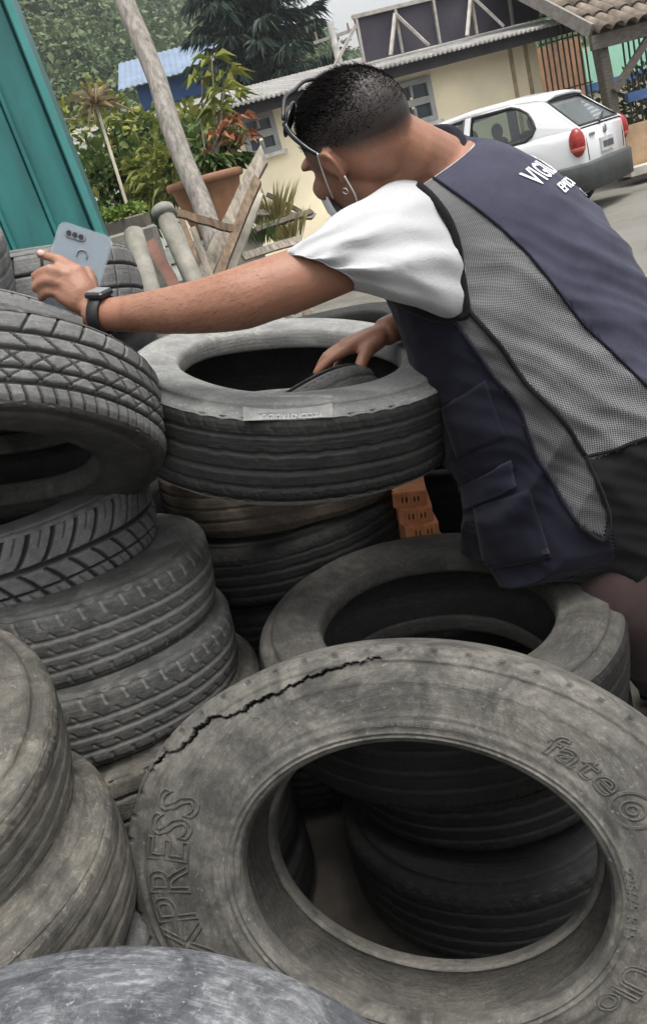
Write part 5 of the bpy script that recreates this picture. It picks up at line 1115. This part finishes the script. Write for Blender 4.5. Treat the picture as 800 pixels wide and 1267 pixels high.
# front pocket with flap
def patch(name, quad, off, m, nx=16, ny=14, parent=vest, bulge=.006):
    (a, b_, c_, d_) = [Vector((x, y, 0)) for x, y in quad]; V = []
    for j in range(ny + 1):
        for i in range(nx + 1):
            f, s = i / nx, j / ny; q = a.lerp(b_, f).lerp(d_.lerp(c_, f), s); h = hit(q.x, q.y, off + bulge * math.sin(math.pi * f) * math.sin(math.pi * s)); V.append(h if h else V[-1])
    F = [(j * (nx + 1) + i, j * (nx + 1) + i + 1, (j + 1) * (nx + 1) + i + 1, (j + 1) * (nx + 1) + i) for j in range(ny) for i in range(nx)]
    o = mesh_obj(name, [v - MO for v in V], F, m, parent, True); sol = o.modifiers.new('t', 'SOLIDIFY'); sol.thickness = .004; sol.offset = 1; return o
patch('pocket', [(586, 628), (655, 606), (682, 690), (599, 706)], .003, M_NV_SHADE); patch('pocket_flap', [(573, 600), (632, 567), (640, 603), (577, 632)], .008, cloth('navy_flap', (.009, .009, .017), (.016, .016, .03)), bulge=.003)
patch('pocket', [(545, 505), (600, 470), (625, 540), (565, 565)], .003, M_NV_SHADE)
# --- lettering on the back of the vest
def back_text(bodytxt, iu0, v0, size, xs=1.0):
    cu = bpy.data.curves.new('txt', 'FONT'); cu.body = bodytxt; cu.size = size; cu.resolution_u = 2; cu.offset = .0006; to = bpy.data.objects.new('txt', cu); COL.objects.link(to)
    dgx = bpy.context.evaluated_depsgraph_get(); m = to.evaluated_get(dgx).to_mesh(); V = [v.co.copy() for v in m.vertices]; F = [tuple(p.vertices) for p in m.polygons]; to.evaluated_get(dgx).to_mesh_clear(); bpy.data.objects.remove(to); bpy.data.curves.remove(cu)
    out = []
    for v in V:
        iu = iu0 - v.y / .0046; vv = v0 - v.x * xs / .17; p = vest_pt(iu, vv); q = (tors(iu, vv, .03) - tors(iu, vv, .01)).normalized(); out.append(p + q * .0022 - MO)
    return mesh_obj('lettering', out, F, mat('print_white', (.78, .79, .82), rough=.7, bump=0), vest)
back_text('VIGILÂNCIA', 36.5, 1.0, .034, .95); back_text('EPIDEMIOLÓGICA', 43.8, .84, .028, .85); back_text('SAÚDE', 50, .58, .025, 1.0)
# --- trousers
tr = MB(); wst = [[tors(iu, 2 * math.pi * i / 40, -.018) for i in range(40)] for iu in np.linspace(108, 138, 8)]; tr.loft(wst, cap=True)
for s, hip, knee in ((1, P(825, 640, 1.66), P(772, 752, 1.57)), (-1, P(890, 590, 1.78), P(850, 770, 1.95))):
    an = Vector((knee.x + (.24 if s > 0 else .10), knee.y + (.20 if s > 0 else .10), .09)); pth = catmull([hip, hip.lerp(knee, .5), knee, knee.lerp(an, .5), an], 30); rad = [.125 - .045 * min(1, k / 14) + .006 * math.sin(k * 1.9) + (-.008 * (k - 14) / 15 if k > 14 else 0) for k in range(30)]
    tr.tube(pth, rad, 24)
tr.build('trousers', cloth('trousers_maroon_brown', (.02, .0125, .0125), (.038, .025, .0245)), man, True)
# --- shoes
for knee, ddx, ddy in ((P(772, 752, 1.57), .24, .2), (P(850, 770, 1.95), .10, .10)):
    an = Vector((knee.x + ddx, knee.y + ddy, .09)); g = MB(); g.tube([an + Vector((.07, -.03, -.045)), an + Vector((-.02, .01, -.04)), an + Vector((-.12, .05, -.055)), an + Vector((-.17, .07, -.06))], [.035, .05, .043, .02], 14); g.build('shoe', mat('shoe_black', (.02, .02, .02)), man, True)
# --- sunglasses pushed up on the brow
g = MB(); M_SG = mat('sunglasses_black', (.008, .008, .009), rough=.15, bump=0)
sg = empty('sunglasses', (0, 0, 0)); sg.parent = man; ORG[sg.name] = Vector(MO)
for s in (-1, 1):
    g = MB(); g.ell(hd(s * .037, .056, .090), (hl * .033 - hu_ * (s * .010) - hf * (s * .008), (hf * .6 + hu_ * .8) * .008, (hu_ * .6 - hf * .8) * .023), 18, 10); g.build('lens', M_SG, sg, True, origin=MO)
    g = MB(); g.tube(catmull([hd(s * .066, .040, .092), hd(s * .076, .03, .070), hd(s * .081, .012, .042), hd(s * .082, -.006, .02), hd(s * .080, -.024, -.002)], 16), [.0045] * 6 + [.0038] * 10, 7); g.build('temple', M_SG, sg, True, origin=MO)
g = MB(); g.tube(catmull([hd(-.067, .036, .098), hd(-.03, .046, .118), hd(0, .05, .118), hd(.03, .046, .118), hd(.067, .036, .098)], 18), .0034, 6); g.build('frame', mat('frame_metal', (.03, .03, .033), rough=.3, metal=.2, bump=0), sg, True, origin=MO)
# --- face mask under the nose with ear loops
g = MB(); rings = []
for k in range(9):
    u = -.035 - .011 * k; ring_ = []
    for i in range(15):
        a = math.radians(-72 + 144 * i / 14); r1 = .066 - .00018 * (k - 4) ** 2 * 10 * .1; ring_.append(hd(r1 * math.sin(a) * (1 - .03 * k * .3), .036 + (.085 - .003 * abs(k - 3)) * math.cos(a), u))
    rings.append(ring_)
g.loft(rings, cap=False, closed=False); mk = g.build('face_mask', mat('mask_white', (.75, .77, .8), rough=.9), man, True); sol = mk.modifiers.new('t', 'SOLIDIFY'); sol.thickness = .002
for s in (-1, 1):
    g = MB(); g.tube(catmull([hd(s * .062, .05, -.048), hd(s * .074, .03, -.022), hd(s * .083, .008, .012), hd(s * .088, -.006, .03)], 16), .0012, 5); g.tube(catmull([hd(s * .056, .052, -.112), hd(s * .067, .02, -.09), hd(s * .078, -.012, -.06), hd(s * .090, -.03, -.02)], 16), .0012, 5); g.build('ear_loop', mat('mask_white', (.75, .77, .8)), mk, True, origin=MO)
g = MB(); g.tube([hd(.0825, -.007, -.036) + hl * .002 + .0052 * (math.cos(a) * hf + math.sin(a) * hu_) - hu_ * .006 for a in np.linspace(0, 6.283, 17)], .0011, 6, cap=False); g.build('earring', mat('silver', (.7, .7, .72), rough=.2, metal=1, bump=0), man, True)
# --- wrist watch
wa = empty('wrist_watch', (0, 0, 0)); wa.parent = man; ORG[wa.name] = Vector(MO); ctr = P(128, 389, 1.43); ax = (P(160, 388, 1.41) - P(112, 387, 1.44)).normalized(); uw = (UP - ax * UP.dot(ax)).normalized(); vw = ax.cross(uw)
g = MB(); rr2 = []
for a in np.linspace(0, 2 * math.pi, 33)[:-1]:
    d = math.cos(a) * uw * 1.0 + math.sin(a) * vw; rr2.append([ctr + d * .0285 - ax * .011, ctr + d * .0315 - ax * .0105, ctr + d * .0315 + ax * .0105, ctr + d * .0285 + ax * .011])
rr2.append(rr2[0]); g.loft(rr2, cap=False); g.build('strap', mat('strap_black', (.012, .012, .013), rough=.6, bump=0), wa, True, origin=MO)
rw = Matrix((ax, vw, uw)).transposed(); dirf = (uw * .82 - FW * .5); dirf = (dirf - ax * dirf.dot(ax)).normalized(); rw = Matrix((ax, dirf.cross(ax), dirf)).transposed()
g = MB(); g.box(ctr + dirf * .034, (.034, .034, .010), rw, bev=.0025); cs = g.build('case', mat('case_black', (.02, .02, .022), rough=.3, bump=0), wa, False, origin=MO); g = MB(); g.box(ctr + dirf * .0395, (.028, .028, .0016), rw); g.build('dial', mat('dial_grey', (.2, .21, .22), rough=.15, bump=0), wa, False, origin=MO)
# --- phone held in the outstretched hand
def phone():
    tl, tr_, bl = P(76, 275, 1.462), P(139, 296, 1.475), P(60, 326, 1.462); ex = (tr_ - tl); W_ = .074; ex.normalize(); ey = (tl - bl); ey = (ey - ex * ey.dot(ex)).normalized(); nz = ex.cross(ey)
    if nz.dot(FW) > 0: nz = -nz
    H_ = .135; o = tl + ex * (.041) - ey * (H_ / 2); root = empty('phone', o, 'pale silver phone in clear case with pink sticker held against the tyre', 'phone'); rot = Matrix((ex, ey, nz if ex.cross(ey).dot(nz) > 0 else -nz)).transposed()
    W_ = (tr_ - tl).length
    def slab(c, w, h, th, r, name, m, parent):
        g = MB(); pts = []
        for sx, sy, a0 in ((1, 1, 0), (-1, 1, 90), (-1, -1, 180), (1, -1, 270)):
            for q in range(5): a = math.radians(a0 + q * 22.5); pts.append((sx * (w / 2 - r) + r * math.cos(a), sy * (h / 2 - r) + r * math.sin(a)))
        g.loft([[c + ex * x + ey * y + nz * z for x, y in pts] for z in (-th / 2, th / 2)]); return g.build(name, m, parent, False, origin=o)
    o2 = tl + ex * (W_ / 2) - ey * (H_ / 2)
    bd = slab(o2, W_, H_, .008, .011, 'body', mat('phone_silver', (.1, .13, .16), rough=.3, var=.08, scale=10, bump=0), root)
    t = NT('clear_case'); t.color((.45, .52, .57)); t.set(Roughness=.2, Alpha=.25); slab(o2, W_ + .005, H_ + .005, .0105, .013, 'case', t.m, root)
    cm = slab(o2 - ex * (W_ * .18) + ey * (H_ / 2 - .014) + nz * .0062, .034, .013, .002, .006, 'camera_module', mat('camera_grey', (.17, .19, .21), rough=.3, bump=0), root)
    for k in range(3): g = MB(); c = o2 - ex * (W_ * .18 + .010 - .010 * k) + ey * (H_ / 2 - .014) + nz * .0075; g.tube([c, c + nz * .0012], .0042, 12); g.build('camera_lens', mat('lens_black', (.01, .01, .012), rough=.1, bump=0), cm, False, origin=o)
    g = MB(); c = o2 + ex * .004 + ey * .026 + nz * .0062; g.tube([c + .0085 * (math.cos(a) * ex + math.sin(a) * ey) for a in np.linspace(-.4, 3.6, 16)], .0014, 5); g.build('emblem', mat('camera_grey', (.17, .19, .21)), root, False, origin=o)
    g = MB(); g.box(o2 + ex * .017 - ey * .006 + nz * .0062, (.02, .022, .001), rot); g.build('pink_sticker', mat('sticker_pink', (.55, .22, .45), bump=0), root, False, origin=o)
phone()
# sticker on the rim of the large open tyre
def rim_sticker():
    names = [o for o in COL.objects if o.get('label', '').startswith('large grey tyre lying on top of the middle stack')]
    d = TYRES[names[0].name]; rt = d['root']; mw = rt.matrix_world; inv = mw.inverted(); V = []; n = 24
    def loc(px, py):
        # on the sidewall face
        nW = (mw.to_3x3() @ Vector((0, 0, 1))).normalized(); c = mw.translation + nW * (d['W'] / 2 * .97); q = inv @ on_plane(px, py, c, nW); return math.atan2(q.y, q.x), math.hypot(q.x, q.y)
    for i in range(n + 1):
        for (ya, yb) in ((496, 516),):
            x = 300 + (411 - 300) * i / n
            for y in (489 + (x - 300) * .02, 506 - (x - 300) * .03):
                th, r = loc(x, y); z = float(np.interp(r, d['pr'][:, 0], d['pr'][:, 1])) + .0022; V.append(d['place'](np.array([th]), np.array([r]), np.array([z]))[0])
    mesh_obj('label_patch', V, [(2 * k, 2 * k + 1, 2 * k + 3, 2 * k + 2) for k in range(n)], mat('label_pale', (.24, .24, .235), scale=40, var=.25, rough=.7, bump=0), d['side'])
    th0, r0 = loc(360, 503); th1, r1 = loc(352, 514)
    cu = bpy.data.curves.new('txt', 'FONT'); cu.body = 'RECONSTRUIDO'; cu.size = .0125; cu.align_x = 'CENTER'; cu.extrude = .0003; to = bpy.data.objects.new('txt', cu); COL.objects.link(to); dgx = bpy.context.evaluated_depsgraph_get(); m = to.evaluated_get(dgx).to_mesh(); VV = np.array([v.co[:] for v in m.vertices]); F = [tuple(p.vertices) for p in m.polygons]; to.evaluated_get(dgx).to_mesh_clear(); bpy.data.objects.remove(to); bpy.data.curves.remove(cu)
    th = th0 - VV[:, 0] / r0; r = r0 + VV[:, 1]; z = np.interp(r, d['pr'][:, 0], d['pr'][:, 1]) + .0032 + VV[:, 2]; mesh_obj('lettering', d['place'](th, r, z).tolist(), F, mat('label_letters', (.42, .42, .41), bump=0), d['side'])
rim_sticker()
# ------------------------------------------------------------------ thin haze between the yard and the hill
t = NT('haze_air'); t.t.nodes.remove(t.b); pv = t.n('ShaderNodeVolumePrincipled'); pv.inputs['Color'].default_value = (.86, .9, .94, 1); pv.inputs['Density'].default_value = HAZE; pv.inputs['Anisotropy'].default_value = .2; t.l(pv.outputs[0], t.o.inputs['Volume'])
hz = MB(); hz.box((-10, 130, 32), (900, 480, 68)); tag(hz.build('haze', t.m, None), kind='stuff')
